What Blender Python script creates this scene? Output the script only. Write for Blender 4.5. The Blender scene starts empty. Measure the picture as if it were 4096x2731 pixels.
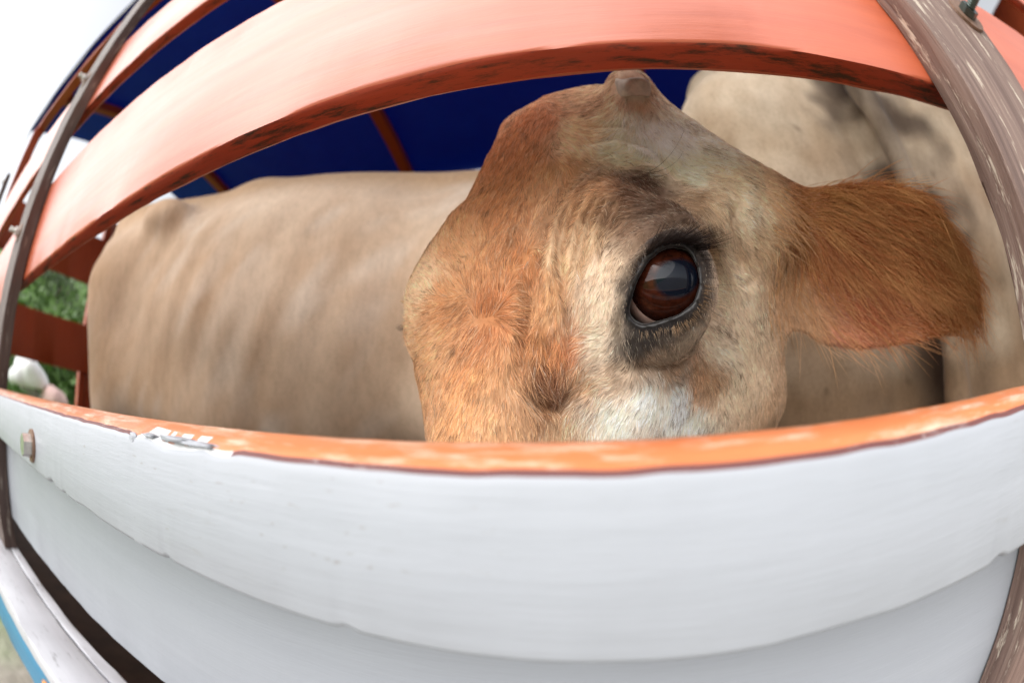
import bpy, bmesh, math, random
import numpy as np
from mathutils import Vector, Matrix

rng = np.random.RandomState(7)
random.seed(7)
scene = bpy.context.scene
COL = scene.collection

# ------------------------------------------------------------------ camera
# World axes: X along the truck's side wall, Y into the truck, Z up; the lens stands at the origin.
RW = np.array([[0.97558483, 0.05169738, -0.2134517],
               [0.21949697, -0.19659634, 0.95559979],
               [-0.00743819, 0.97912066, 0.20314383]])
cam_d = bpy.data.cameras.new('camera')
cam = bpy.data.objects.new('camera', cam_d)
COL.objects.link(cam)
cam_d.type = 'PANO'
cam_d.panorama_type = 'FISHEYE_EQUISOLID'
cam_d.fisheye_lens = 16.0
cam_d.fisheye_fov = math.pi
cam_d.sensor_fit = 'HORIZONTAL'
cam_d.sensor_width = 36.0
cam_d.lens = 16.0
cam_d.clip_start = 0.005
cam_d.clip_end = 2000
m = Matrix.Identity(4)
for i in range(3):
    m[i][0] = RW[i, 0]; m[i][1] = RW[i, 1]; m[i][2] = -RW[i, 2]
cam.matrix_world = m
cam_d.dof.use_dof = True
cam_d.dof.focus_distance = 0.258
cam_d.dof.aperture_fstop = 5.6
scene.camera = cam

# ------------------------------------------------------------------ sky, sun, exposure
SUN_EL, SUN_AZ = math.radians(42), math.radians(-150)      # azimuth measured from +Y towards +X
w = bpy.data.worlds.new('World'); scene.world = w; w.use_nodes = True
nt = w.node_tree; nt.nodes.clear()
sky = nt.nodes.new('ShaderNodeTexSky'); sky.sky_type = 'NISHITA'; sky.sun_disc = False
sky.sun_elevation = SUN_EL; sky.sun_rotation = SUN_AZ
sky.air_density = 1.0; sky.dust_density = 1.5; sky.ozone_density = 1.0
hs = nt.nodes.new('ShaderNodeHueSaturation'); hs.inputs['Saturation'].default_value = 0.16
bg = nt.nodes.new('ShaderNodeBackground'); bg.inputs['Strength'].default_value = 0.13
wo = nt.nodes.new('ShaderNodeOutputWorld')
nt.links.new(sky.outputs[0], hs.inputs['Color']); nt.links.new(hs.outputs[0], bg.inputs[0]); nt.links.new(bg.outputs[0], wo.inputs[0])
sd = bpy.data.lights.new('sun', 'SUN'); sd.energy = 1.6; sd.angle = math.radians(95); sd.color = (1, 0.975, 0.94)
so = bpy.data.objects.new('sun', sd); COL.objects.link(so)
sv = Vector((math.sin(SUN_AZ) * math.cos(SUN_EL), math.cos(SUN_AZ) * math.cos(SUN_EL), math.sin(SUN_EL)))
so.rotation_euler = sv.to_track_quat('Z', 'Y').to_euler()
so.location = sv * 20
vs = scene.view_settings
vs.view_transform = 'Standard'; vs.look = 'None'; vs.gamma = 1.0; vs.use_curve_mapping = False
vs.exposure = 1.08
cy = scene.cycles
cy.max_bounces = 10; cy.diffuse_bounces = 5; cy.glossy_bounces = 4; cy.transparent_max_bounces = 8
cy.caustics_reflective = False; cy.caustics_refractive = False
try:
    cy.use_denoising = True
except Exception:
    pass

# ------------------------------------------------------------------ helpers
F = 1820.0
def ray(P, s=4096 / 2352):
    """unit world directions through points of the picture (2352 wide)"""
    P = np.atleast_2d(np.array(P, float)) * s
    x = P[:, 0] - 2048; y = 1365.5 - P[:, 1]; r = np.hypot(x, y) + 1e-9; th = 2 * np.arcsin(r / (2 * F))
    return np.c_[np.sin(th) * x / r, np.sin(th) * y / r, np.cos(th)] @ RW.T

def srgb(r, g, b):
    c = np.array([r, g, b], float) / 255
    return np.where(c < .04045, c / 12.92, ((c + .055) / 1.055) ** 2.4)

def tag(o, label=None, cat=None, group=None, kind=None):
    if label: o['label'] = label
    if cat: o['category'] = cat
    if group: o['group'] = group
    if kind: o['kind'] = kind
    return o

def empty(name, loc):
    o = bpy.data.objects.new(name, None); COL.objects.link(o); o.location = loc; o.empty_display_size = .05
    return o

def link(name, me, parent=None, loc=None):
    o = bpy.data.objects.new(name, me); COL.objects.link(o)
    if loc is not None: o.location = loc
    if parent is not None:
        o.parent = parent
        pm = Matrix.Translation(parent.location)
        pp = parent.parent
        while pp is not None:
            pm = Matrix.Translation(pp.location) @ pm; pp = pp.parent
        o.location = Vector(o.location) - pm.to_translation()
    return o

def mesh(name, V, Fs, mats, fm=None, smooth=False):
    me = bpy.data.meshes.new(name)
    me.from_pydata([tuple(v) for v in V], [], Fs)
    for mt in mats: me.materials.append(mt)
    if fm is not None: me.polygons.foreach_set('material_index', fm)
    if smooth: me.polygons.foreach_set('use_smooth', [True] * len(me.polygons))
    me.update()
    return me

# ------------------------------------------------------------------ materials
def nodes(name):
    mt = bpy.data.materials.new(name); mt.use_nodes = True
    t = mt.node_tree
    return mt, t, t.nodes['Principled BSDF']

def N(t, typ, **kw):
    n = t.nodes.new(typ)
    for k, v in kw.items():
        if k in n.inputs: n.inputs[k].default_value = v
        else: setattr(n, k, v)
    return n

def coords(t, scale=(1, 1, 1), kind='Object'):
    tc = t.nodes.new('ShaderNodeTexCoord'); mp = t.nodes.new('ShaderNodeMapping')
    mp.inputs['Scale'].default_value = scale
    t.links.new(tc.outputs[kind], mp.inputs[0])
    return mp.outputs[0]

def ramp(t, src, stops):
    r = t.nodes.new('ShaderNodeValToRGB'); e = r.color_ramp.elements
    while len(e) > 1: e.remove(e[-1])
    e[0].position = stops[0][0]; e[0].color = (*stops[0][1], 1)
    for p, c in stops[1:]:
        x = e.new(p); x.color = (*c, 1)
    t.links.new(src, r.inputs[0])
    return r.outputs[0]

def mix(t, fac, a, b, mode='MIX'):
    n = t.nodes.new('ShaderNodeMix'); n.data_type = 'RGBA'; n.blend_type = mode
    for k, v in ((0, fac), (6, a), (7, b)):
        if hasattr(v, 'is_linked') or hasattr(v, 'links'): t.links.new(v, n.inputs[k])
        elif isinstance(v, (int, float)): n.inputs[k].default_value = v
        else: n.inputs[k].default_value = (*v, 1)
    return n.outputs[2]

def noise(t, vec, scale, detail=4, rough=.6, dist=0):
    n = N(t, 'ShaderNodeTexNoise', Scale=scale, Detail=detail, Roughness=rough, Distortion=dist)
    t.links.new(vec, n.inputs['Vector'])
    return n.outputs['Fac']

def bump(t, b, h, strength=.3, dist=.001):
    n = N(t, 'ShaderNodeBump', Strength=strength, Distance=dist)
    t.links.new(h, n.inputs['Height']); t.links.new(n.outputs[0], b.inputs['Normal'])
    return n

G0, G1 = (0, 0, 0), (1, 1, 1)

def paint(name, col, col2, rough=.33, grime=(.09, .05, .025), grime_amt=.25, dirt_lo=.62, spec=.5, coatw=0, dots=True):
    """painted plank: grain along X, uneven gloss, flecks of dirt"""
    mt, t, b = nodes(name)
    v = coords(t, (1.2, 14, 14)); v1 = coords(t, (1, 1, 1)); v2 = coords(t, (3, 40, 40))
    g = noise(t, v, 4, 6, .65, .4)
    base = mix(t, ramp(t, g, [(.3, G0), (.75, G1)]), col, col2)
    d = noise(t, coords(t, (5, 22, 22)), 5, 8, .75)
    dm = ramp(t, d, [(dirt_lo, G0), (dirt_lo + .13, G1)])
    mm = N(t, 'ShaderNodeMath', operation='MULTIPLY'); mm.inputs[1].default_value = grime_amt
    t.links.new(dm, mm.inputs[0])
    base = mix(t, mm.outputs[0], base, grime)
    if dots:
        f = noise(t, coords(t, (60, 160, 160)), 3, 3, .6)
        fm = ramp(t, f, [(.66, G0), (.72, G1)])
        big = ramp(t, noise(t, coords(t, (2, 9, 9)), 2.5, 2), [(.5, G0), (.62, G1)])
        fmm = N(t, 'ShaderNodeMath', operation='MULTIPLY'); t.links.new(fm, fmm.inputs[0]); t.links.new(big, fmm.inputs[1])
        f2 = N(t, 'ShaderNodeMath', operation='MULTIPLY'); f2.inputs[1].default_value = .85; t.links.new(fmm.outputs[0], f2.inputs[0])
        base = mix(t, f2.outputs[0], base, grime)
    t.links.new(base, b.inputs['Base Color'])
    r = ramp(t, noise(t, v, 6, 5), [(.2, (rough - .07,) * 3), (.8, (rough + .1,) * 3)])
    t.links.new(r, b.inputs['Roughness'])
    b.inputs['Specular IOR Level'].default_value = spec
    b.inputs['Coat Weight'].default_value = coatw; b.inputs['Coat Roughness'].default_value = .3
    h = mix(t, .5, noise(t, v2, 3, 6, .7), noise(t, v1, 25, 3))
    bump(t, b, h, .55, .0014)
    return mt

ORANGE, ORANGE2 = (.59, .125, .045), (.47, .085, .032)
M = {}
M['orange'] = paint('orange_gloss_paint', ORANGE, ORANGE2, .42, spec=.8, coatw=.42)
M['orange_edge'] = paint('orange_worn_edge', (.50, .07, .025), (.38, .05, .02), .5, grime=(.045, .026, .012), grime_amt=.95, dirt_lo=.50)
M['red_inner'] = paint('red_brown_paint', (.40, .070, .016), (.34, .055, .014), .45, grime=(.05, .02, .01), grime_amt=.5)
M['white'] = paint('shaded_white_paint', (.365, .38, .415), (.325, .34, .37), .42, grime=(.26, .25, .24), grime_amt=.40, dirt_lo=.61, dots=True)  # white kept light grey: shade from the camera side is put into the colour
M['white2'] = paint('shaded_white_lower', (.33, .345, .38), (.31, .325, .36), .40, grime=(.4, .4, .41), grime_amt=.2, dots=False)  # the same shade-greyed white for the board behind the posts
M['top_orange'] = paint('orange_top_edge', (.74, .26, .10), (.60, .145, .05), .36, grime=(.82, .66, .52), grime_amt=.75, dirt_lo=.50, dots=False, coatw=.8)
M['sill_white'] = paint('sill_white_paint', (.50, .49, .52), (.44, .44, .46), .5, grime=(.09, .08, .075), grime_amt=.9, dirt_lo=.57)
M['blue_paint'] = paint('blue_paint', (.03, .17, .31), (.05, .22, .36), .45, grime=(.25, .15, .1), grime_amt=.5)
M['grey_edge'] = paint('bare_edge', (.16, .06, .055), (.11, .035, .035), .6, grime=(.5, .46, .45), grime_amt=.8, dirt_lo=.56)

def wood(name, k):
    mt, t, b = nodes(name)
    v = coords(t, (30, 30, 1.3))
    g = noise(t, v, 3.5, 8, .7, .6)
    c = ramp(t, g, [(.25, (.05 * k, .026 * k, .02 * k)), (.5, (.12 * k, .075 * k, .06 * k)), (.68, (.18 * k, .125 * k, .10 * k)), (.85, (.30 * k, .24 * k, .195 * k))])
    s = noise(t, coords(t, (40, 40, 7)), 2.2, 5, .75)
    c = mix(t, ramp(t, s, [(.57, G0), (.64, G1)]), c, (.34 * k, .285 * k, .23 * k))
    t.links.new(c, b.inputs['Base Color'])
    b.inputs['Roughness'].default_value = .62
    bump(t, b, g, .8, .0025)
    return mt
M['wood'] = wood('shaded_brown_wood', .75)  # darker copy of the post wood: the left post's shade is in the colour
M['wood_lit'] = wood('weathered_wood_lit', 1.5)  # lighter copy of the same weathered wood for the lit right post

def plain(name, col, rough=.5, metal=0, nscale=40, var=.3, bmp=.2):
    mt, t, b = nodes(name)
    g = noise(t, coords(t), nscale, 5, .65)
    c = ramp(t, g, [(.25, tuple(np.array(col) * (1 - var))), (.75, tuple(np.minimum(1, np.array(col) * (1 + var))))])
    t.links.new(c, b.inputs['Base Color'])
    b.inputs['Roughness'].default_value = rough; b.inputs['Metallic'].default_value = metal
    bump(t, b, g, bmp, .001)
    return mt
M['bare_white'] = plain('bare_white_primer', (.70, .70, .70), .6, 0, 300, .12)
M['steel'] = plain('galvanised_steel', (.62, .60, .56), .32, 1.0, 200, .25)
M['steel_dark'] = plain('dark_steel', (.10, .12, .11), .35, .9, 200, .3)
M['rust'] = plain('rusty_washer', (.22, .13, .09), .55, .4, 200, .5)
M['rubber'] = plain('tyre_rubber', (.03, .03, .03), .8)
M['lamp'] = plain('amber_lens', (.75, .28, .08), .25, 0, 60, .15)
M['bark'] = plain('bark', (.12, .09, .06), .9, 0, 12, .4)
M['floor'] = plain('soiled_bed_planks', (.045, .025, .016), .85, 0, 9, .6, .8)
M['sack'] = plain('white_woven_sack', (.80, .80, .80), .7, 0, 30, .06)
M['rosy'] = plain('pale_pink_sack', (.62, .42, .38), .75, 0, 20, .2)
M['twig'] = plain('grey_twigs', (.20, .18, .15), .9, 0, 30, .4)

def tarp_mat():
    mt, t, b = nodes('blue_tarpaulin')
    g = noise(t, coords(t, (1, 1, 1)), 4, 6, .65)
    c = ramp(t, g, [(.3, (.002, .036, .27)), (.7, (.004, .062, .42))])
    t.links.new(c, b.inputs['Base Color']); b.inputs['Roughness'].default_value = .6
    tr = N(t, 'ShaderNodeBsdfTranslucent'); tr.inputs[0].default_value = (.003, .05, .36, 1)
    ms = N(t, 'ShaderNodeMixShader'); ms.inputs[0].default_value = .4
    t.links.new(b.outputs[0], ms.inputs[1]); t.links.new(tr.outputs[0], ms.inputs[2])
    t.links.new(ms.outputs[0], t.nodes['Material Output'].inputs[0])
    bump(t, b, g, .5, .02)
    return mt
M['tarp'] = tarp_mat()
M['tarp_hem'] = plain('dark_tarpaulin_hem', (.008, .009, .016), .6)

def leaf_mat(name, a, bcol):
    mt, t, b = nodes(name)
    g = noise(t, coords(t), 2.5, 3)
    t.links.new(ramp(t, g, [(.3, a), (.7, bcol)]), b.inputs['Base Color'])
    b.inputs['Roughness'].default_value = .6
    return mt
M['leaf'] = leaf_mat('leaves', (.045, .10, .02), (.11, .20, .04))
M['leaf2'] = leaf_mat('grey_green_leaves', (.09, .13, .06), (.17, .22, .12))

def grass_mat():
    mt, t, b = nodes('pasture')
    g = noise(t, coords(t), .35, 8, .7)
    green = ramp(t, g, [(.3, (.07, .15, .025)), (.55, (.12, .23, .045)), (.8, (.19, .27, .09))])
    dirt = ramp(t, noise(t, coords(t), 2.2, 8, .7), [(.3, (.30, .265, .215)), (.7, (.42, .38, .325))])  # pale dirt added on the unseen near side to bounce light inside
    tc = t.nodes.new('ShaderNodeTexCoord'); sp = t.nodes.new('ShaderNodeSeparateXYZ'); t.links.new(tc.outputs['Object'], sp.inputs[0])
    wob = N(t, 'ShaderNodeMath', operation='MULTIPLY_ADD'); wob.inputs[1].default_value = 5.0; t.links.new(noise(t, coords(t), .5, 5), wob.inputs[0]); t.links.new(sp.outputs[0], wob.inputs[2])
    mr = N(t, 'ShaderNodeMapRange'); mr.inputs[1].default_value = -1.2; mr.inputs[2].default_value = .2; t.links.new(wob.outputs[0], mr.inputs[0])
    t.links.new(mix(t, mr.outputs[0], green, dirt), b.inputs['Base Color'])
    b.inputs['Roughness'].default_value = .9
    bump(t, b, noise(t, coords(t), 9, 6), 1, .05)
    return mt
M['grass'] = grass_mat()

# ------------------------------------------------------------------ ground
GZ = -1.42
def sheet():
    n = 120; xs = np.sinh(np.linspace(-6, 6, n)) * 2.2
    V = []; 
    for y in xs:
        for x in xs:
            d = math.hypot(x, y)
            z = GZ + .03 * math.sin(x * 1.7) * math.cos(y * 1.3) + max(0, d - 40) * .012 * (1 + .5 * math.sin(x * .01) * math.cos(y * .013))
            u = min(max((-x - 7) / 28, 0), 1); v = min(max((y + 5) / 6, 0), 1); z += 11 * u * u * (3 - 2 * u) * v * (1 + .08 * math.sin(y * .4))
            V.append((x, y, z))
    Fs = [(j * n + i, j * n + i + 1, (j + 1) * n + i + 1, (j + 1) * n + i) for j in range(n - 1) for i in range(n - 1)]
    return mesh('ground', V, Fs, [M['grass']], smooth=True)
tag(link('ground', sheet()), 'green pasture ground with pale dirt added around the truck for bounce light', kind='structure')

# ------------------------------------------------------------------ cattle truck
DU, T = .150, .0226            # near face of the inner boards, board thickness
DP = .817 * DU                 # near face of the posts
DW = DP - T                    # near face of the outer white board
XR, XF = -2.60, 1.78           # rear gate, front wall
YF = 2.05                      # far wall
ZR = 1.40                      # roof rail
ZS = -.256                     # top of sill
ZB = -.46                      # bed

truck = empty('cattle_truck', (-.4, 1.0, GZ))
tag(truck, 'wooden cattle truck with orange and white side boards and a blue tarpaulin roof', 'cattle truck')

_VN = {}
def vnoise1(x, seed):
    if seed not in _VN: _VN[seed] = np.random.RandomState(seed).rand(4096) * 2 - 1
    r = _VN[seed]
    i = np.floor(x).astype(int); f = x - i; f = f * f * (3 - 2 * f)
    return r[i % 4096] * (1 - f) + r[(i + 1) % 4096] * f

def plank(name, axis, a0, a1, prof, mats, fm, parent=truck, segs=None, jitter=.0004, seed=1, edits=None):
    """prof: closed cross-section. axis X -> (y,z), Y -> (x,z), Z -> (x,y). fm: material per cross-section edge"""
    L = abs(a1 - a0); segs = segs or max(6, int(L / .02))
    ts = np.linspace(a0, a1, segs + 1); n = len(prof); V = []; Fs = []; mi = []
    TT, JJ = np.meshgrid(ts, np.arange(n), indexing='ij')
    DPp = jitter * (vnoise1(TT * 35 + JJ * 77.3, seed) + .6 * vnoise1(TT * 160 + JJ * 31.7, seed + 5))
    DQq = jitter * (vnoise1(TT * 35 + JJ * 57.1 + 300, seed + 2) + .6 * vnoise1(TT * 160 + JJ * 13.7, seed + 9))
    for k, tt in enumerate(ts):
        for j, (p, q) in enumerate(prof):
            P, Q = p + DPp[k, j], q + DQq[k, j]
            if edits: P, Q = edits(tt, j, P, Q)
            V.append({'X': (tt, P, Q), 'Y': (P, tt, Q), 'Z': (P, Q, tt)}[axis])
    for k in range(segs):
        for j in range(n):
            a = k * n + j; b = k * n + (j + 1) % n
            Fs.append((a, b, b + n, a + n)); mi.append(fm[j])
    Fs.append(tuple(range(n - 1, -1, -1))); mi.append(fm[0])
    Fs.append(tuple(range(segs * n, segs * n + n))); mi.append(fm[0])
    V = np.array(V); c = V.mean(0)
    me = mesh(name, V - c, Fs, mats, mi)
    bm = bmesh.new(); bm.from_mesh(me); bmesh.ops.recalc_face_normals(bm, faces=bm.faces)
    for f in bm.faces: f.smooth = len(f.verts) == 4
    for e in bm.edges:
        if len(e.link_faces) == 2 and e.calc_face_angle(0) > (.38 if axis == 'Z' else .9): e.smooth = False
    bm.to_mesh(me); bm.free()
    return link(name, me, parent, c)

def rrect(p0, p1, q0, q1, r=.003):
    """rounded rectangle profile, 12 points; edges listed from the p0 side: q grows along p0"""
    k = r * .3
    return [(p0, q0 + r), (p0, (q0 + q1) / 2), (p0, q1 - r), (p0 + k, q1 - k), (p0 + r, q1), (p1 - r, q1), (p1 - k, q1 - k),
            (p1, q1 - r), (p1, q0 + r), (p1 - k, q0 + k), (p1 - r, q0), (p0 + r, q0), (p0 + k, q0 + k)]
RR_FACE = [0, 0, 0, 0, 1, 0, 0, 0, 0, 0, 1, 1, 0]

# near side wall: upper orange boards sit behind the posts
seed = 10
def side_board(z0, z1, y0=DU, y1=DU + T, mats=None, label=None, r=.0035, **kw):
    global seed
    seed += 7
    o = plank('side_board', 'X', XR + .03, XF - .03, rrect(y0, y1, z0, z1, r), mats or [M['orange'], M['orange_edge']],
              RR_FACE, seed=seed, segs=260, jitter=.0006, **kw)
    if label: o['label'] = label
    return o
side_board(.1732, .3480, label='glossy orange board above the eye')
side_board(.507, .687)
side_board(-.203, -.035, mats=[M['white2'], M['white2']], label='lower white board behind the posts')
# outer white board with its orange top edge, bolted outside the posts
zf, zb, zo = -.087 * DW, -.0022, -.585 * DW
prof = [(DW, zo + .0025), (DW, (zo + zf) / 2), (DW, zf - .0035), (DW + .0009, zf - .0012), (DW + .0026, zf + .0004),
        (DW + .008, zf + .0034), (DW + .015, zf + .0062), (DW + T - .003, zb), (DW + T, zb - .003), (DW + T, zo + .002), (DW + T - .002, zo), (DW + .0035, zo), (DW + .0009, zo + .0008)]
fmw = [0, 0, 0, 2, 1, 1, 1, 2, 0, 0, 0, 0, 0]
def chips(x, j, P, Q):
    if j in (11, 12, 0):                                       # nicks along the bottom edge
        for cx, wd, dp in ((-.335, .012, .0026), (-.30, .006, .0014), (-.255, .02, .001), (-.16, .004, .0016), (.06, .02, .0009), (.135, .006, .002), (-.07, .004, .0014)):
            u = (x - cx) / wd
            if abs(u) < 1: Q += dp * (1 - u * u)
    if j in (2, 3, 4, 5):                                      # broken paint along the top edge
        n1 = vnoise1(np.array([x * 90.0]), 55)[0]
        Q += .00025 * n1
        for cx, wd, dp in ((-.185, .006, .0016), (-.150, .022, .0022), (-.12, .01, .0012)):
            u = (x - cx) / wd
            if abs(u) < 1: Q -= dp * (1 - u * u) * (1.0 if j < 5 else .4)
    return P, Q
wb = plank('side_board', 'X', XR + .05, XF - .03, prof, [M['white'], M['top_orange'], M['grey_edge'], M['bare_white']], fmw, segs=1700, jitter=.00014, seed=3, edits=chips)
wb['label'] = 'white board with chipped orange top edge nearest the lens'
for p in wb.data.polygons:                                      # bare white patch where the orange has flaked off
    cx = p.center.x + wb.location.x + truck.location.x; cy_ = p.center.y + wb.location.y + truck.location.y - DW
    if p.material_index in (1, 2) and -.192 < cx < -.112:
        edge = .0068 * (1 - ((cx + .150) / .044) ** 2) + .0022 * float(vnoise1(np.array([cx * 260]), 77)[0])
        if cy_ < edge: p.material_index = 3
# flaked paint lying open on the top edge
def flake(x, y, z, sx, sy, sz, sd):
    r = np.random.RandomState(sd); bm = bmesh.new()
    bmesh.ops.create_icosphere(bm, subdivisions=3, radius=1)
    for v in bm.verts:
        n = 1 + .35 * math.sin(v.co.x * 4 + sd) * math.cos(v.co.y * 5 + sd * 2) + .12 * r.randn()
        v.co = Vector((v.co.x * sx * n, v.co.y * sy * n, v.co.z * sz))
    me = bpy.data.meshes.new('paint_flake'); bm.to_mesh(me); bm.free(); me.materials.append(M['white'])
    for p in me.polygons: p.use_smooth = True
    return link('paint_flake', me, wb, (x, y, z))
for i, (x, y, z, sx, sy, sz) in enumerate(((-.172, DW + .0030, zf - .0002, .006, .0030, .0012), (-.150, DW + .0036, zf + .0002, .013, .0036, .0014),
                                           (-.134, DW + .0030, zf - .0002, .010, .003, .0014), (-.187, DW + .0016, zf - .003, .0035, .0016, .0030))):
    flake(x, y, z, sx, sy, sz, i + 3)

# posts
def post(x0, x1, y0, y1, z0, z1, name='post', mat='wood', sd=5):
    return plank(name, 'Z', z0, z1, rrect(x0, x1, y0, y1, .0018), [M[mat]], [0] * 13, segs=70, jitter=.0008, seed=sd)
PW = .106
posts = []
for i, x in enumerate((-2.52, -.825 - PW, .2205, 1.40)):
    posts.append(post(x, x + PW, DP + .0004, DU - .0008, ZS + .001, ZR + .02 if i else .95, mat='wood_lit' if i == 2 else 'wood', sd=20 + i * 9))
# bolts: washer, nut and stud are pieces of one bolt
def bolt(x, y, z, parent, r=.009, stud=.012, dark=False, wr=.0175):
    bm = bmesh.new()
    def cyl(rad, y0, y1, seg, rot=0):
        vs0 = [bm.verts.new((rad * math.cos(2 * math.pi * k / seg + rot), y0, rad * math.sin(2 * math.pi * k / seg + rot))) for k in range(seg)]
        vs1 = [bm.verts.new((rad * .96 * math.cos(2 * math.pi * k / seg + rot), y1, rad * .96 * math.sin(2 * math.pi * k / seg + rot))) for k in range(seg)]
        fs = [bm.faces.new((vs0[k], vs0[(k + 1) % seg], vs1[(k + 1) % seg], vs1[k])) for k in range(seg)]
        return fs + [bm.faces.new(vs1)]
    for f in cyl(wr, .0006, -.0022, 28): f.material_index = 1
    for f in cyl(r, -.0022, -.0022 - r * .95, 6, .4): f.material_index = 0
    if stud:
        y = y; seg = 14; prev = None; rr = r * .52
        for k in range(13):
            yy = -.0022 - r * .95 - stud * k / 12
            q = rr * (1.0 if k % 2 else .86)
            ring = [bm.verts.new((q * math.cos(2 * math.pi * a / seg), yy, q * math.sin(2 * math.pi * a / seg))) for a in range(seg)]
            if prev:
                for a in range(seg): bm.faces.new((prev[a], prev[(a + 1) % seg], ring[(a + 1) % seg], ring[a]))
            prev = ring
        bm.faces.new(prev)
    bmesh.ops.recalc_face_normals(bm, faces=bm.faces)
    me = bpy.data.meshes.new('bolt'); bm.to_mesh(me); bm.free()
    me.materials.append(M['steel_dark' if dark else 'steel']); me.materials.append(M['rust'])
    return link('bolt', me, parent, (x, y, z))
bolt(-.397, DW, -.040, wb, .0095, 0, wr=.0135)
bolt(.308, DP, .247, posts[2], .0085, .014, True)
bolt(.275, DP, .62, posts[2], .0085, .012, True)
for zz in (.26, .6, .92): bolt(-.885, DP, zz, posts[1], .009, .014)
for zz in (.26, .6, .92): bolt(-2.47, DP, zz, posts[0], .009, .014)

# sill, fascia, bed
plank('sill', 'X', XR - .05, XF, rrect(.075, .1352, ZS - .035, ZS, .003), [M['sill_white']], [0] * 13, segs=160, jitter=.0008, seed=71)
plank('sill', 'X', XR - .05, XF, rrect(.1364, .153, ZS - .03, ZS + .0012, .002), [M['sill_white']], [0] * 13, segs=160, jitter=.0008, seed=75)
plank('bed_rail', 'X', XR - .05, XF, rrect(.083, .150, ZS - .19, ZS - .037, .004), [M['blue_paint']], [0] * 13, segs=120, jitter=.0012, seed=81)
def marker(x):
    bm = bmesh.new(); bmesh.ops.create_uvsphere(bm, u_segments=20, v_segments=10, radius=1)
    for v in bm.verts: v.co = Vector((v.co.x * .035, v.co.y * .008, v.co.z * .013))
    me = bpy.data.meshes.new('marker_lamp'); bm.to_mesh(me); bm.free(); me.materials.append(M['lamp'])
    for p in me.polygons: p.use_smooth = True
    return link('marker_lamp', me, truck, (x, .080, ZS - .085))
marker(-.52)
for k in range(9):
    y0 = .17 + k * .205
    plank('bed_plank', 'X', XR + .0, XF, rrect(y0, y0 + .198, ZB - .04, ZB, .006), [M['floor']], [0] * 13, segs=40, jitter=.003, seed=90 + k)
plank('chassis_beam', 'X', XR, XF + .8, rrect(.55, .65, ZB - .22, ZB - .045, .006), [M['steel_dark']], [0] * 13, segs=8, seed=130)
plank('chassis_beam', 'X', XR, XF + .8, rrect(1.5, 1.6, ZB - .22, ZB - .045, .006), [M['steel_dark']], [0] * 13, segs=8, seed=133)
def wheel(x, y):
    for nm, mat, rad, wd, rs in (('tyre', 'rubber', .37, .2, .08), ('rim', 'steel', .22, .17, .02)):
        bm = bmesh.new(); seg = 40; prof = [(-wd / 2, rad - rs * 1.4), (-wd / 2, rad - rs * .5), (-wd / 2 + rs * .4, rad), (wd / 2 - rs * .4, rad), (wd / 2, rad - rs * .5), (wd / 2, rad - rs * 1.4), (wd * .2, rad * .3), (-wd * .2, rad * .3)]
        rings = [[bm.verts.new((rr * math.cos(2 * math.pi * a / seg), yy, rr * math.sin(2 * math.pi * a / seg))) for yy, rr in prof] for a in range(seg)]
        for a in range(seg):
            for j in range(len(prof)):
                bm.faces.new((rings[a][j], rings[a][(j + 1) % len(prof)], rings[(a + 1) % seg][(j + 1) % len(prof)], rings[(a + 1) % seg][j]))
        bmesh.ops.recalc_face_normals(bm, faces=bm.faces)
        me = bpy.data.meshes.new(nm); bm.to_mesh(me); bm.free(); me.materials.append(M[mat])
        if nm == 'tyre': base = link('wheel', me, truck, (x, y, GZ + .36)); base.name = 'wheel'
        else: link('rim', me, base, (x, y, GZ + .36))
for x in (-1.7, 1.9):
    for y in (.45, 1.72): wheel(x, y)

# roof
plank('roof_rail', 'X', XR - .25, XF + .1, rrect(.205, .262, ZR - .07, ZR, .004), [M['red_inner']], [0] * 13, segs=40, jitter=.002, seed=140)
plank('roof_rail', 'X', XR - .25, XF + .1, rrect(YF - .01, YF + .05, ZR - .16, ZR, .004), [M['red_inner']], [0] * 13, segs=40, jitter=.002, seed=143)
def roofz(y):
    u = (y - .2) / (YF - .17)
    return ZR + .012 + .20 * (1 - (2 * u - 1) ** 2)
ys = np.linspace(.175, YF + .08, 25); xs = np.linspace(XR - .35, XF + .15, 60)
V = []; 
for side in (0, 1):
    for y in ys:
        for x in xs:
            sag = -.018 * abs(math.sin((x + 1.06) / 1.32 * math.pi)) * (1 - abs(2 * (y - .2) / 1.78 - 1)) + .003 * math.sin(x * 9 + y * 4)
            V.append((x, y, roofz(min(max(y, .2), YF)) + sag + .052 - .004 * side))
nx, ny = len(xs), len(ys); Fs = []
for j in range(ny - 1):
    for i in range(nx - 1):
        a = j * nx + i; Fs.append((a, a + 1, a + nx + 1, a + nx)); b = a + nx * ny; Fs.append((b, b + nx, b + nx + 1, b + 1))
c = np.array(V).mean(0)
link('roof_tarp', mesh('roof_tarp', np.array(V) - c, Fs, [M['tarp']], smooth=True), truck, c)
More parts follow.
